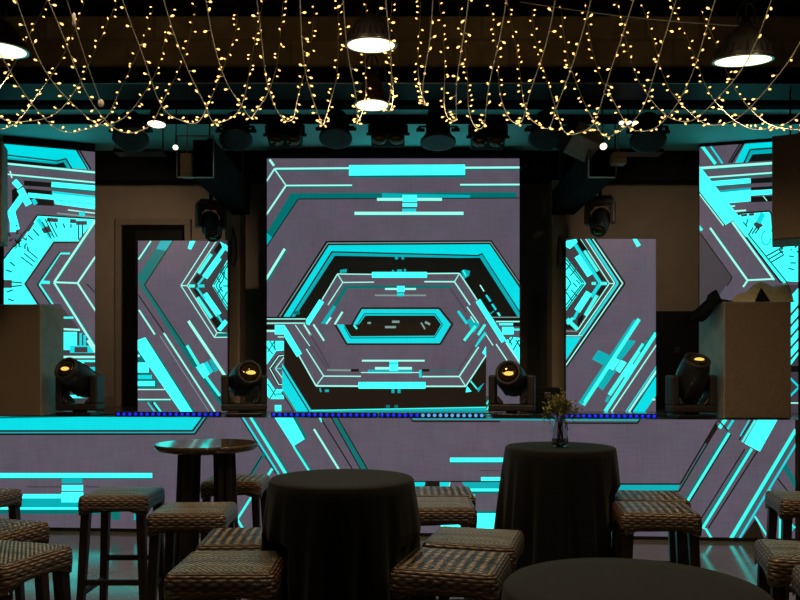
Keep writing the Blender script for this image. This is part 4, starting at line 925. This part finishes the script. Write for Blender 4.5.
# ------------------------------------------------------------------ pendants
def pendant(label, px, py, d, r, h, ribbed=False, watts=20, tilt=0):
    c = at(px, py, d)
    t = thing('pendant_lamp', label, 'pendant lamp', c, 0, 'industrial pendants')
    t.rotation_euler.x = tilt
    m = MB()
    if ribbed:
        prof = [(r, 0), (r * .98, h * .06), (r * .72, h * .32), (r * .52, h * .6), (r * .36, h * .8), (r * .20, h * .92)]
        m.lathe(prof, 40, smooth=False)
        m.build('shade', M['rib'], t)
        m = MB()
        for k in range(20):
            a = 2 * PI * k / 20; m.tube([(q * 1.01 * math.cos(a), q * 1.01 * math.sin(a), z) for q, z in prof], .0035, 5)
        m.build('ribs', M['rib'], t)
    else:
        prof = [(r, 0), (r * 1.01, h * .03), (r * .93, h * .16), (r * .80, h * .42), (r * .62, h * .66), (r * .36, h * .86), (r * .2, h * .93)]
        m.lathe(prof + [(r * .17, h * .9), (r * .33, h * .83), (r * .59, h * .63), (r * .77, h * .4), (r * .90, h * .14), (r * .97, .004), (r, 0)], 36); m.build('shade', M['shade'], t)
        m = MB()
        for k in range(24):
            a = 2 * PI * k / 24; m.bar((r * .955 * math.cos(a), r * .955 * math.sin(a), h * .12), (r * .84 * math.cos(a), r * .84 * math.sin(a), h * .36), .006)
        m.build('shade_ribs', M['metal'], t)
    m = MB(); m.lathe([(r * .98, .008), (r * 1.025, .004), (r * 1.025, -.003), (r * .985, -.003)], 36); m.build('rim', M['steel'], t)
    m = MB(); m.lathe([(r * .985, -.002), (r * .7, -.006), (.0001, -.009)], 32); m.build('diffuser', M['glow'], t)
    m = MB(); m.lathe([(r * .2, h * .9), (r * .2, h * 1.0), (r * .13, h * 1.03), (r * .13, h * 1.16), (r * .06, h * 1.2)], 20); m.build('socket', M['metal'], t)
    m = MB(); w = r * .3
    m.tube([(-w, 0, h * .95), (-w * 1.05, 0, h * 1.3), (-w * .6, 0, h * 1.5), (0, 0, h * 1.56), (w * .6, 0, h * 1.5), (w * 1.05, 0, h * 1.3), (w, 0, h * .95)], .006, 7); m.build('hook', M['shade'], t)
    top = (4.3 if d < 6 else 3.66) - c.z
    m = MB(); m.tube([(0, 0, h * 1.19), (.004, 0, top * .6), (0, 0, top)], .005, 6); m.build('cord', M['cable'], t)
    L = bpy.data.lights.new('pendant_light', 'SPOT'); L.energy = watts; L.color = (1, .70, .38); L.spot_size = 2.85; L.spot_blend = .5; L.shadow_soft_size = r * .6
    lo = bpy.data.objects.new('pendant_light', L); COL.objects.link(lo); lo.location = c + Vector((0, 0, -.05))
    return t
pendant('pendant lamp with a smooth dark dome, the upper of the two in the middle', 371, 45, 4.6, .152, .185, watts=32, tilt=.10)
pendant('small ribbed cone pendant lamp, the lower of the two in the middle', 372, 105, 5.72, .132, .24, True, watts=22)
pendant('dark dome pendant lamp glowing at the upper right', 743, 60.5, 4.65, .172, .21, watts=32, tilt=.17)
pendant('pendant lamp cut by the left edge of the photo', -1, 50, 4.9, .172, .20, watts=32, tilt=.08)
# fill spots added above the seating, out of view; no lamps are built there
for x, y, e in ((-2.7, 3.0, 60), (-.9, 3.1, 60), (.9, 3.1, 60), (2.7, 3.0, 60), (0, .3, 22)):
    L = bpy.data.lights.new('room_fill_light', 'SPOT'); L.energy = e; L.color = (1, .76, .48); L.spot_size = 2.5; L.spot_blend = .5; L.shadow_soft_size = .1
    lo = bpy.data.objects.new('room_fill_light', L); COL.objects.link(lo); lo.location = (x, y, 4.15)

# ------------------------------------------------------------------ fairy lights: strands sagging from the ceiling to the beam
bulb_mb = MB(); bulb_mb.lathe([(.0022, -.004), (.0042, .001), (.0046, .006), (.0030, .010), (.0001, .012)], 7)
bulb_me = None
def strand(i, near_px, label):
    global bulb_me
    rr = random.Random(100 + i)
    off = (near_px - 400) * .753; X = off * 4.4 / F
    mid = max(0, 1 - abs(off) / 170)
    d0 = 4.05 + rr.uniform(-.08, .08); zb = 2.76 + mid * .07 + rr.uniform(-.045, .045); k = .484 + mid * .05 + rr.uniform(-.02, .02)
    dn = d0 - math.sqrt((4.29 - zb) / k); df = min(d0 + math.sqrt((4.16 - zb) / k), 5.96)
    t = thing('fairy_light_strand', label, 'fairy lights', (X, dn, 4.29), 0, 'fairy light strands under the ceiling')
    loc = Vector((X, dn, 4.29))
    wob = [rr.uniform(0, 6) for _ in range(3)]
    def P(d): return Vector((X + .014 * math.sin(6 * d + wob[0]), d, zb + k * (d - d0) ** 2 + .006 * math.sin(11 * d + wob[1]))) - loc
    n = 60; path = [P(dn + (df - dn) * j / n) for j in range(n + 1)]
    m = MB(); m.tube(path, .0024, 5)
    # bulbs at even steps along the cord, each on a short twig
    acc = .0; nxt = .0; cnt = 0; spots = []
    for a, b_ in zip(path, path[1:]):
        L = (b_ - a).length
        while acc + L > nxt:
            q = a.lerp(b_, (nxt - acc) / L)
            if q.y + dn > 2.75 and cnt < 48:
                ang = rr.uniform(0, 2 * PI); dv = Vector((math.cos(ang), .5 * math.sin(ang), rr.uniform(-.5, .7))).normalized()
                e = q + dv * rr.uniform(.012, .026); m.bar(q, e, .0022); spots.append((e, dv)); cnt += 1
            nxt += rr.uniform(.062, .118)
        acc += L
    m.build('cord', M['wire'], t)
    for e, dv in spots:
        if bulb_me is None:
            o = bulb_mb.build('bulb', M['bulb'], t); bulb_me = o.data
        else:
            o = bpy.data.objects.new('bulb', bulb_me); COL.objects.link(o); o.parent = t
        o.location = e; o.rotation_mode = 'QUATERNION'; o.rotation_quaternion = dv.to_track_quat('Z', 'Y')
NEAR = [-205, -150, -90, -35, 6, 42, 117, 167, 206, 253, 297, 345, 387, 430, 467, 505, 555, 586, 633, 681, 718, 768, 818, 870, 930]
ORD = ['first', 'second', 'third', 'fourth', 'fifth', 'sixth', 'seventh', 'eighth', 'ninth', 'tenth', 'eleventh', 'twelfth', 'thirteenth']
nl = len(NEAR)
for i, x in enumerate(NEAR):
    if i == 11: lab = 'fairy light strand hanging just left of the middle pendants'
    elif i == 12: lab = 'fairy light strand hanging across the right side of the middle pendants'
    elif i == 13: lab = 'fairy light strand hanging next right of the middle pendants, clear of them'
    elif i < 11: lab = 'fairy light strand, %s from the left end of the row' % ORD[i]
    else: lab = 'fairy light strand, %s from the right end of the row' % ORD[nl - 1 - i]
    strand(i, x, lab)
# bare feed wire on the left, knotted into the swags
a, b_ = at(58, -30, 3.2), at(101, 103, 4.05)
m = MB(); m.tube([a.lerp(b_, j / 12) + Vector((0, 0, -.02 * math.sin(PI * j / 12))) for j in range(13)], .0022, 6)
m.lathe([(.004, -.02), (.014, -.012), (.016, 0), (.013, .012), (.004, .02)], 8, Matrix.Translation(b_)); m.lathe([(.004, -.03), (.008, -.02), (.008, .02), (.004, .03)], 8, Matrix.Translation(a.lerp(b_, .32)))
m.tube([a, (a.x - .1, a.y - .5, 4.3)], .0022, 6)
tag(m.build('feed_wire', M['wire']), 'bare white feed wire on the left ending in a knot, without bulbs', 'wire')
# slack black cable along the beam at the upper right
a, b_ = at(520, 2, 5.9), at(742, 26, 4.66)
m = MB(); m.tube([at(520 + 222 * j / 16, 2 + 24 * j / 16 + 3 * math.sin(PI * j / 16), 5.9 + (4.66 - 5.9) * j / 16) for j in range(17)], .004, 6)
tag(m.build('slack_cable', M['wire']), 'thin slack cable running to the upper right pendant', 'cable')

# ------------------------------------------------------------------ rattan stools
SEAT_Z, SW, SD, SH = .77, .37, .36, .105
def seat_mesh(top_mat):
    mb = MB(); w, d, r = SW / 2, SD / 2, .03
    out = []
    for cx, cy, a0 in ((w - r, -d + r, -90), (w - r, d - r, 0), (-w + r, d - r, 90), (-w + r, -d + r, 180)):
        out += [(cx, cy, math.radians(a0 + 90 * k / 5), r) for k in range(6)]
    pts = []
    for i, (cx, cy, a, r_) in enumerate(out):
        pts.append((cx, cy, a))
        nx = out[(i + 1) % len(out)]
        if nx[0] != cx or nx[1] != cy:
            for k in range(1, 10): pts.append((cx + (nx[0] - cx) * k / 10, cy + (nx[1] - cy) * k / 10, a))
    n = len(pts)
    def ring(inset, z, arch=0):
        P = []
        for cx, cy, a in pts:
            x, y = cx + (r - inset) * math.cos(a), cy + (r - inset) * math.sin(a)
            zz = z
            if arch:
                q = abs(x) / w if abs(y) > d - .02 else abs(y) / d
                zz += arch * max(0, 1 - (q / .78) ** 4)
            P.append((x, y, zz))
        return P
    rings = [ring(.012, -SH + .01, .028), ring(.0, -SH, .028), ring(-.004, -.06), ring(-.002, -.024), ring(.003, -.010), ring(.010, -.003), ring(.022, 0)]
    per = [0]
    for i in range(n):
        a, b_ = rings[1][i], rings[1][(i + 1) % n]; per.append(per[-1] + math.hypot(b_[0] - a[0], b_[1] - a[1]))
    hv = [0, .002, .045, .081, .095, .104, .117]
    base = [mb.verts(q) for q in rings]
    for k in range(len(rings) - 1):
        for i in range(n):
            j = (i + 1) % n
            mb.face((base[k] + i, base[k] + j, base[k + 1] + j, base[k + 1] + i), 0,
                    [(per[i], hv[k]), (per[i + 1], hv[k]), (per[i + 1], hv[k + 1]), (per[i], hv[k + 1])], True)
    # top: crowned slightly with an inner ring
    P = [(x * .5, y * .5, .006) for x, y, z in rings[-1]]; b2 = mb.verts(P); q = base[-1]
    for i in range(n):
        j = (i + 1) % n; idx = (q + i, q + j, b2 + j, b2 + i); mb.face(idx, 1, [(mb.v[t][0], mb.v[t][1]) for t in idx], True)
    mb.face([b2 + i for i in range(n)], 1, [(mb.v[b2 + i][0], mb.v[b2 + i][1]) for i in range(n)], True)
    mb.face([base[0] + i for i in reversed(range(n))], 0, [(0, 0)] * n)
    return mb
def make_stool(striped):
    t = thing('rattan_stool', '', 'stool', (0, 0, 0), 0, 'rattan bar stools around the tables')
    s = seat_mesh(0).build('seat', [M['weave_side'], M['weave_strip'] if striped else M['weave_top']], t); s.location = (0, 0, SEAT_Z)
    top, bot = .148, .178
    for sx in (-1, 1):
        for sy in (-1, 1):
            m = MB(); m.bar((sx * bot, sy * (bot - .006), 0), (sx * top, sy * (top - .006), SEAT_Z - SH + .035), .036, .036, up=(0, 1, 0), w2=.046)
            m.build('leg', M['leg'], t, bevel=.003)
    def leg_x(z): return bot + (top - bot) * z / (SEAT_Z - SH)
    for z, ax, sg in ((.30, 'x', -1), (.36, 'x', 1), (.24, 'y', -1), (.24, 'y', 1)):
        q = leg_x(z); m = MB()
        if ax == 'x': m.bar((-q + .012, sg * (q - .006), z), (q - .012, sg * (q - .006), z), .020, .030)
        else: m.bar((sg * q, -q + .018, z), (sg * q, q - .018, z), .020, .030)
        m.build('stretcher', M['leg'], t, bevel=.002)
    return t
ST = [ # x, depth, yaw in degrees, striped top, label
    (-1.555, 4.38, 0, 0, 'rattan stool standing clear left of the small wooden table, its legs in full view'),
    (-1.02, 3.86, 2, 0, 'rattan stool right in front of the wooden table legs'),
    (-1.035, 4.93, 0, 1, 'rattan stool behind the wooden table legs, close to the LED fascia'),
    (-.62, 3.21, 3, 1, 'striped rattan stool half tucked behind the left side of the left black table'),
    (-.605, 2.775, 0, 0, 'large fine-woven rattan stool at the bottom edge, left of the left black table'),
    (.190, 2.80, -16, 1, 'nearest striped rattan stool, at the right front of the left black table'),
    (.305, 3.20, -15, 0, 'fine-woven rattan stool right behind the striped one between the two draped tables'),
    (.225, 4.40, 0, 1, 'rattan stool between the tables nearest the LED fascia, brown striped top'),
    (.195, 4.02, 0, 0, 'rattan stool between the tables, pale fine top just in front of a striped one'),
    (1.355, 4.25, -8, 1, 'rattan stool right of the right black table, the rear one of two together'),
    (1.265, 3.87, -8, 1, 'rattan stool right of the right black table, the front one of two together'),
    (1.565, 2.945, -16, 0, 'rattan stool at the lower right with a thick front leg showing'),
    (2.215, 4.22, -12, 0, 'rattan stool cut by the right edge, standing against the LED fascia'),
    (1.50, 2.515, -16, 0, 'rattan stool corner at the very bottom right'),
    (-2.375, 4.34, -8, 0, 'topmost of the three rattan stools at the left edge, greenish in the LED glow'),
    (-1.80, 3.40, -17, 1, 'middle of the three rattan stools at the left edge'),
    (-1.497, 2.925, -17, 0, 'nearest of the three rattan stools at the left edge'),
]
protos = {}
for x, y, a, st, lab in ST:
    if st not in protos:
        o = protos[st] = make_stool(st); o.location = (x, y, 0); o.rotation_euler.z = math.radians(a); o['label'] = lab
    else: dup(protos[st], (x, y, 0), math.radians(a), lab)

# ------------------------------------------------------------------ tables
def in_stool(x, y, z, pad=.02):
    """push a cloth point out of any stool seat it would cut through; returns the new x, y"""
    return None
def draped_table(label, clabel, px, py, h_below, r, seed, flare=.07):
    d = F * h_below / (py - HY); X = (px - 400) * d / F; zt_ = CH - h_below
    t = thing('poseur_table', label, 'table', (X, d, 0), 0, 'draped poseur tables')
    m = MB(); m.lathe([(r - .012, -.03), (r - .004, -.025), (r - .004, -.006), (r - .012, 0)], 48, Matrix.Translation((0, 0, zt_ - .004))); m.build('tabletop', M['wood_top'], t)
    m = MB(); m.lathe([(.03, .03), (.03, zt_ - .035)], 16); m.build('pole', M['metal'], t)
    m = MB(); m.lathe([(.17, 0), (.17, .01), (.05, .03), (.03, .035)], 28); m.build('foot', M['metal'], t)
    rr = random.Random(seed); nf = 17; ph = [rr.uniform(0, 6) for _ in range(4)]
    mb = MB(); n = 144; rows = 30; b0 = []
    stools = [(x, y, math.radians(a)) for x, y, a, s_, l_ in ST]
    for k in range(5):
        q = (k + .0) / 5 * (r - .006)
        b0.append(mb.verts([(max(q, .0005) * math.cos(2 * PI * i / n), max(q, .0005) * math.sin(2 * PI * i / n), zt_ + .001) for i in range(n)]))
    b0.append(mb.verts([((r - .004) * math.cos(2 * PI * i / n), (r - .004) * math.sin(2 * PI * i / n), zt_) for i in range(n)]))
    zlow = .03
    for k in range(rows + 1):
        f = k / rows; z = (zt_ - .008) - f * (zt_ - .008 - zlow); P = []
        for i in range(n):
            a = 2 * PI * i / n
            amp = min(1, f * 2.2) * .022
            q = r + .003 + flare * f ** .8 + amp * (math.sin(nf * a + ph[0]) * .6 + math.sin(9 * a + ph[1] + f) * .5 + .3 * math.sin(29 * a + ph[2]))
            # pressed in where a stool stands against it
            for _ in range(60):
                hit = False
                for sx, sy, sa in stools:
                    wx, wy = X + q * math.cos(a) - sx, d + q * math.sin(a) - sy
                    lx, ly = wx * math.cos(-sa) - wy * math.sin(-sa), wx * math.sin(-sa) + wy * math.cos(-sa)
                    g = .016
                    ex = SW / 2 + g if z > .60 else .20 + g
                    if z < SEAT_Z + .03 and abs(lx) < ex and abs(ly) < ex: hit = True
                if not hit: break
                q -= .006
            q = max(q, .06)
            P.append((q * math.cos(a), q * math.sin(a), z))
        b0.append(mb.verts(P))
    for a_, b_ in zip(b0, b0[1:]):
        for i in range(n):
            j = (i + 1) % n; mb.face((a_ + j, a_ + i, b_ + i, b_ + j), smooth=True)
    o = mb.build('tablecloth', M['cloth']); o.location = (X, d, 0); tag(o, clabel, 'tablecloth', 'black tablecloths')
    return X, d, zt_
draped_table('round poseur table under the left black cloth', 'black cloth draped to the floor over the left round table, nothing on it', 342, 477.7, .42, .278, 1, .085)
TB = draped_table('round poseur table under the right black cloth, flower jar on it', 'black cloth draped over the right round table, under the flower jar', 560, 446.3, .42, .296, 2)
draped_table('round poseur table under the nearest black cloth', 'nearest black cloth over a round table, cut by the bottom edge', 634, 588, .47, .277, 3)

# small wooden table
d = 4.45; X = (207 - 400) * d / F; zt_ = CH - 73 * d / F
t = thing('wooden_table', 'small round wooden bar table with a glossy top and plank legs', 'table', (X, d, 0))
m = MB(); m.lathe([(.20, -.05), (.272, -.036), (.29, -.018), (.29, -.004), (.284, 0)], 48, Matrix.Translation((0, 0, zt_))); m.build('tabletop', M['wood_top'], t)
for k in range(4):
    a = PI / 4 + k * PI / 2
    for s_ in (-1, 1):
        m = MB(); tx, ty = math.cos(a), math.sin(a); ox, oy = -ty * .026 * s_, tx * .026 * s_
        m.bar((tx * .19 + ox, ty * .15 + oy, 0), (tx * .145 + ox, ty * .11 + oy, zt_ - .045), .046, .035, up=(-ty, tx, 0)); m.build('leg', M['plank'], t, bevel=.003)
m = MB(); m.box((-.12, -.03, .35), (.12, .03, .38)); m.box((-.03, -.12, .35), (.03, .12, .38)); m.build('cross_brace', M['plank'], t, bevel=.003)

# ------------------------------------------------------------------ jar of flowers
X, d, zt_ = TB; p = at(560, 445.5, d - .05); zt_ += .003
jar = tag(MB().lathe([(.0001, .002), (.034, .002), (.042, .008), (.045, .03), (.045, .095), (.040, .118), (.031, .132), (.031, .152), (.035, .156), (.032, .158), (.027, .154), (.027, .133), (.036, .116), (.041, .095), (.041, .03), (.036, .012), (.0001, .010)], 28).build('glass_jar', M['glass'], loc=(p.x, p.y, zt_)),
          'clear glass jar holding the flowers on the right black table', 'jar')
fl = thing('flower_bunch', 'small bunch of olive green and rust flowers standing in the glass jar', 'flowers', (p.x, p.y, zt_ + .014))
rr = random.Random(5); m = MB(); tips = []
for i in range(16):
    a = rr.uniform(0, 2 * PI); q = rr.uniform(.02, .085); h = rr.uniform(.19, .265) - q * .35
    tip = Vector((q * math.cos(a) * 1.15, q * math.sin(a), h)); tips.append(tip)
    m.tube([(rr.uniform(-.018, .018), rr.uniform(-.018, .018), 0), (.012 * math.cos(a), .012 * math.sin(a), .12), tip], .0019, 5)
m.build('stems', M['stem'], fl)
m = MB()
for tip in tips:
    for _ in range(34):
        c = tip + Vector((rr.gauss(0, .017), rr.gauss(0, .015), rr.gauss(-.02, .022)))
        A = rot_to((rr.uniform(-1, 1), rr.uniform(-1, 1), rr.uniform(-.2, 1))); A.translation = c
        l, w = rr.uniform(.014, .026), rr.uniform(.004, .008)
        n_ = m.verts([A @ Vector(q) for q in ((0, 0, 0), (w, .002, l * .5), (0, 0, l), (-w, .002, l * .5), (0, -.003, l * .5))])
        m.face((n_, n_ + 1, n_ + 4)); m.face((n_ + 1, n_ + 2, n_ + 4)); m.face((n_ + 2, n_ + 3, n_ + 4)); m.face((n_ + 3, n_, n_ + 4))
o = m.build('foliage', M['leaf'], fl); o['kind'] = 'stuff'
for i in range(9):
    tip = tips[i] * 1.0 + Vector((0, -.012, .004)); m = MB()
    for k in range(7):
        a = 2 * PI * k / 7; A = Matrix.Translation(tip) @ Matrix.Rotation(a, 4, 'Z') @ Matrix.Rotation(.9, 4, 'X')
        n_ = m.verts([A @ Vector(q) for q in ((0, 0, 0), (.005, 0, .008), (0, .002, .015), (-.005, 0, .008))]); m.face((n_, n_ + 1, n_ + 2, n_ + 3))
    m.lathe([(.0001, -.003), (.005, 0), (.0045, .004), (.0001, .006)], 8, Matrix.Translation(tip)); m.build('blossom', M['petal'], fl)

# ------------------------------------------------------------------ back of stage
def case(label, px0, px1, py0, d, depth, lid=.7):
    a, b_ = at(px0, py0, d), at(px1, 0, d); w, h = b_.x - a.x, a.z - Z_STAGE - .002
    t = thing('flight_case', label, 'flight case', ((a.x + b_.x) / 2, d, Z_STAGE + .002))
    m = MB(); m.box((-w / 2, 0, 0), (w / 2, depth, h * lid)); m.build('body', M['black'], t, bevel=.006)
    m = MB(); m.box((-w / 2, 0, h * lid + .004), (w / 2, depth, h)); m.build('lid', M['black'], t, bevel=.006)
    m = MB()
    for x in (-w / 2 + .01, w / 2 - .01): m.box((x - .012, -.004, .0), (x + .012, 0, h))
    m.box((-w / 2, -.004, h * lid - .012), (w / 2, 0, h * lid)); m.build('edging', M['metal'], t)
    m = MB(); m.box((-.03, -.008, h * lid - .03), (.03, 0, h * lid + .03)); m.build('latch', M['steel'], t, bevel=.003)
case('tall black flight case at the back of the stage beside the right cabinet', 652, 703, 311, 8.45, .5, .6)
case('low black case on the stage behind the flower jar', 533, 562, 388, 7.6, .35)
def cable_loop(label, px, py, d, drop):
    p = at(px, py, d); w = .03
    m = MB(); m.tube([(p.x, p.y + .012, p.z), (p.x, p.y - .02, p.z)], .006, 6)
    m.tube([(p.x, p.y - .012, p.z + .004), (p.x + w, p.y - .014, p.z - drop * .3), (p.x + w * 1.4, p.y - .014, p.z - drop * .75), (p.x + w * .4, p.y - .014, p.z - drop), (p.x - w * .7, p.y - .014, p.z - drop * .9), (p.x - w * .3, p.y - .013, p.z - drop * .3), (p.x, p.y - .012, p.z + .004)], .007, 7)
    tag(m.build('cable_loop', M['cable']), label, 'cable')
cable_loop('black cable looped on a hook of the left pillar', 233, 228, 8.115, .40)
cable_loop('black cable looped on a hook of the right pillar', 559, 236, 8.115, .34)
p = at(104, 410, 7.3)
m = MB(); m.tube([(p.x, p.y, Z_STAGE + .006), (p.x + .12, p.y + .1, Z_STAGE + .006), (p.x + .3, p.y + .06, Z_STAGE + .006), (p.x + .42, p.y + .3, Z_STAGE + .006)], .006, 7)
tag(m.build('floor_cable', M['cable']), 'black cable lying on the stage right of the leftmost moving head', 'cable')

# ------------------------------------------------------------------ world, camera, view
w = bpy.data.worlds.new('world'); SC.world = w; w.use_nodes = True
w.node_tree.nodes['Background'].inputs[0].default_value = (.5, .45, .4, 1); w.node_tree.nodes['Background'].inputs[1].default_value = .004
cam = bpy.data.cameras.new('camera'); co = bpy.data.objects.new('camera', cam); COL.objects.link(co)
co.location = (0, 0, CH); co.rotation_euler = (PI / 2, 0, 0)
cam.sensor_width = 36; cam.lens = F / 800 * 36; cam.shift_y = (HY - 300) / 800; cam.clip_start = .05
SC.camera = co
vs = SC.view_settings; vs.view_transform = 'Standard'; vs.look = 'None'; vs.gamma = 1; vs.exposure = 0; vs.use_curve_mapping = False
SC.cycles.max_bounces = 8; SC.cycles.sample_clamp_indirect = 3
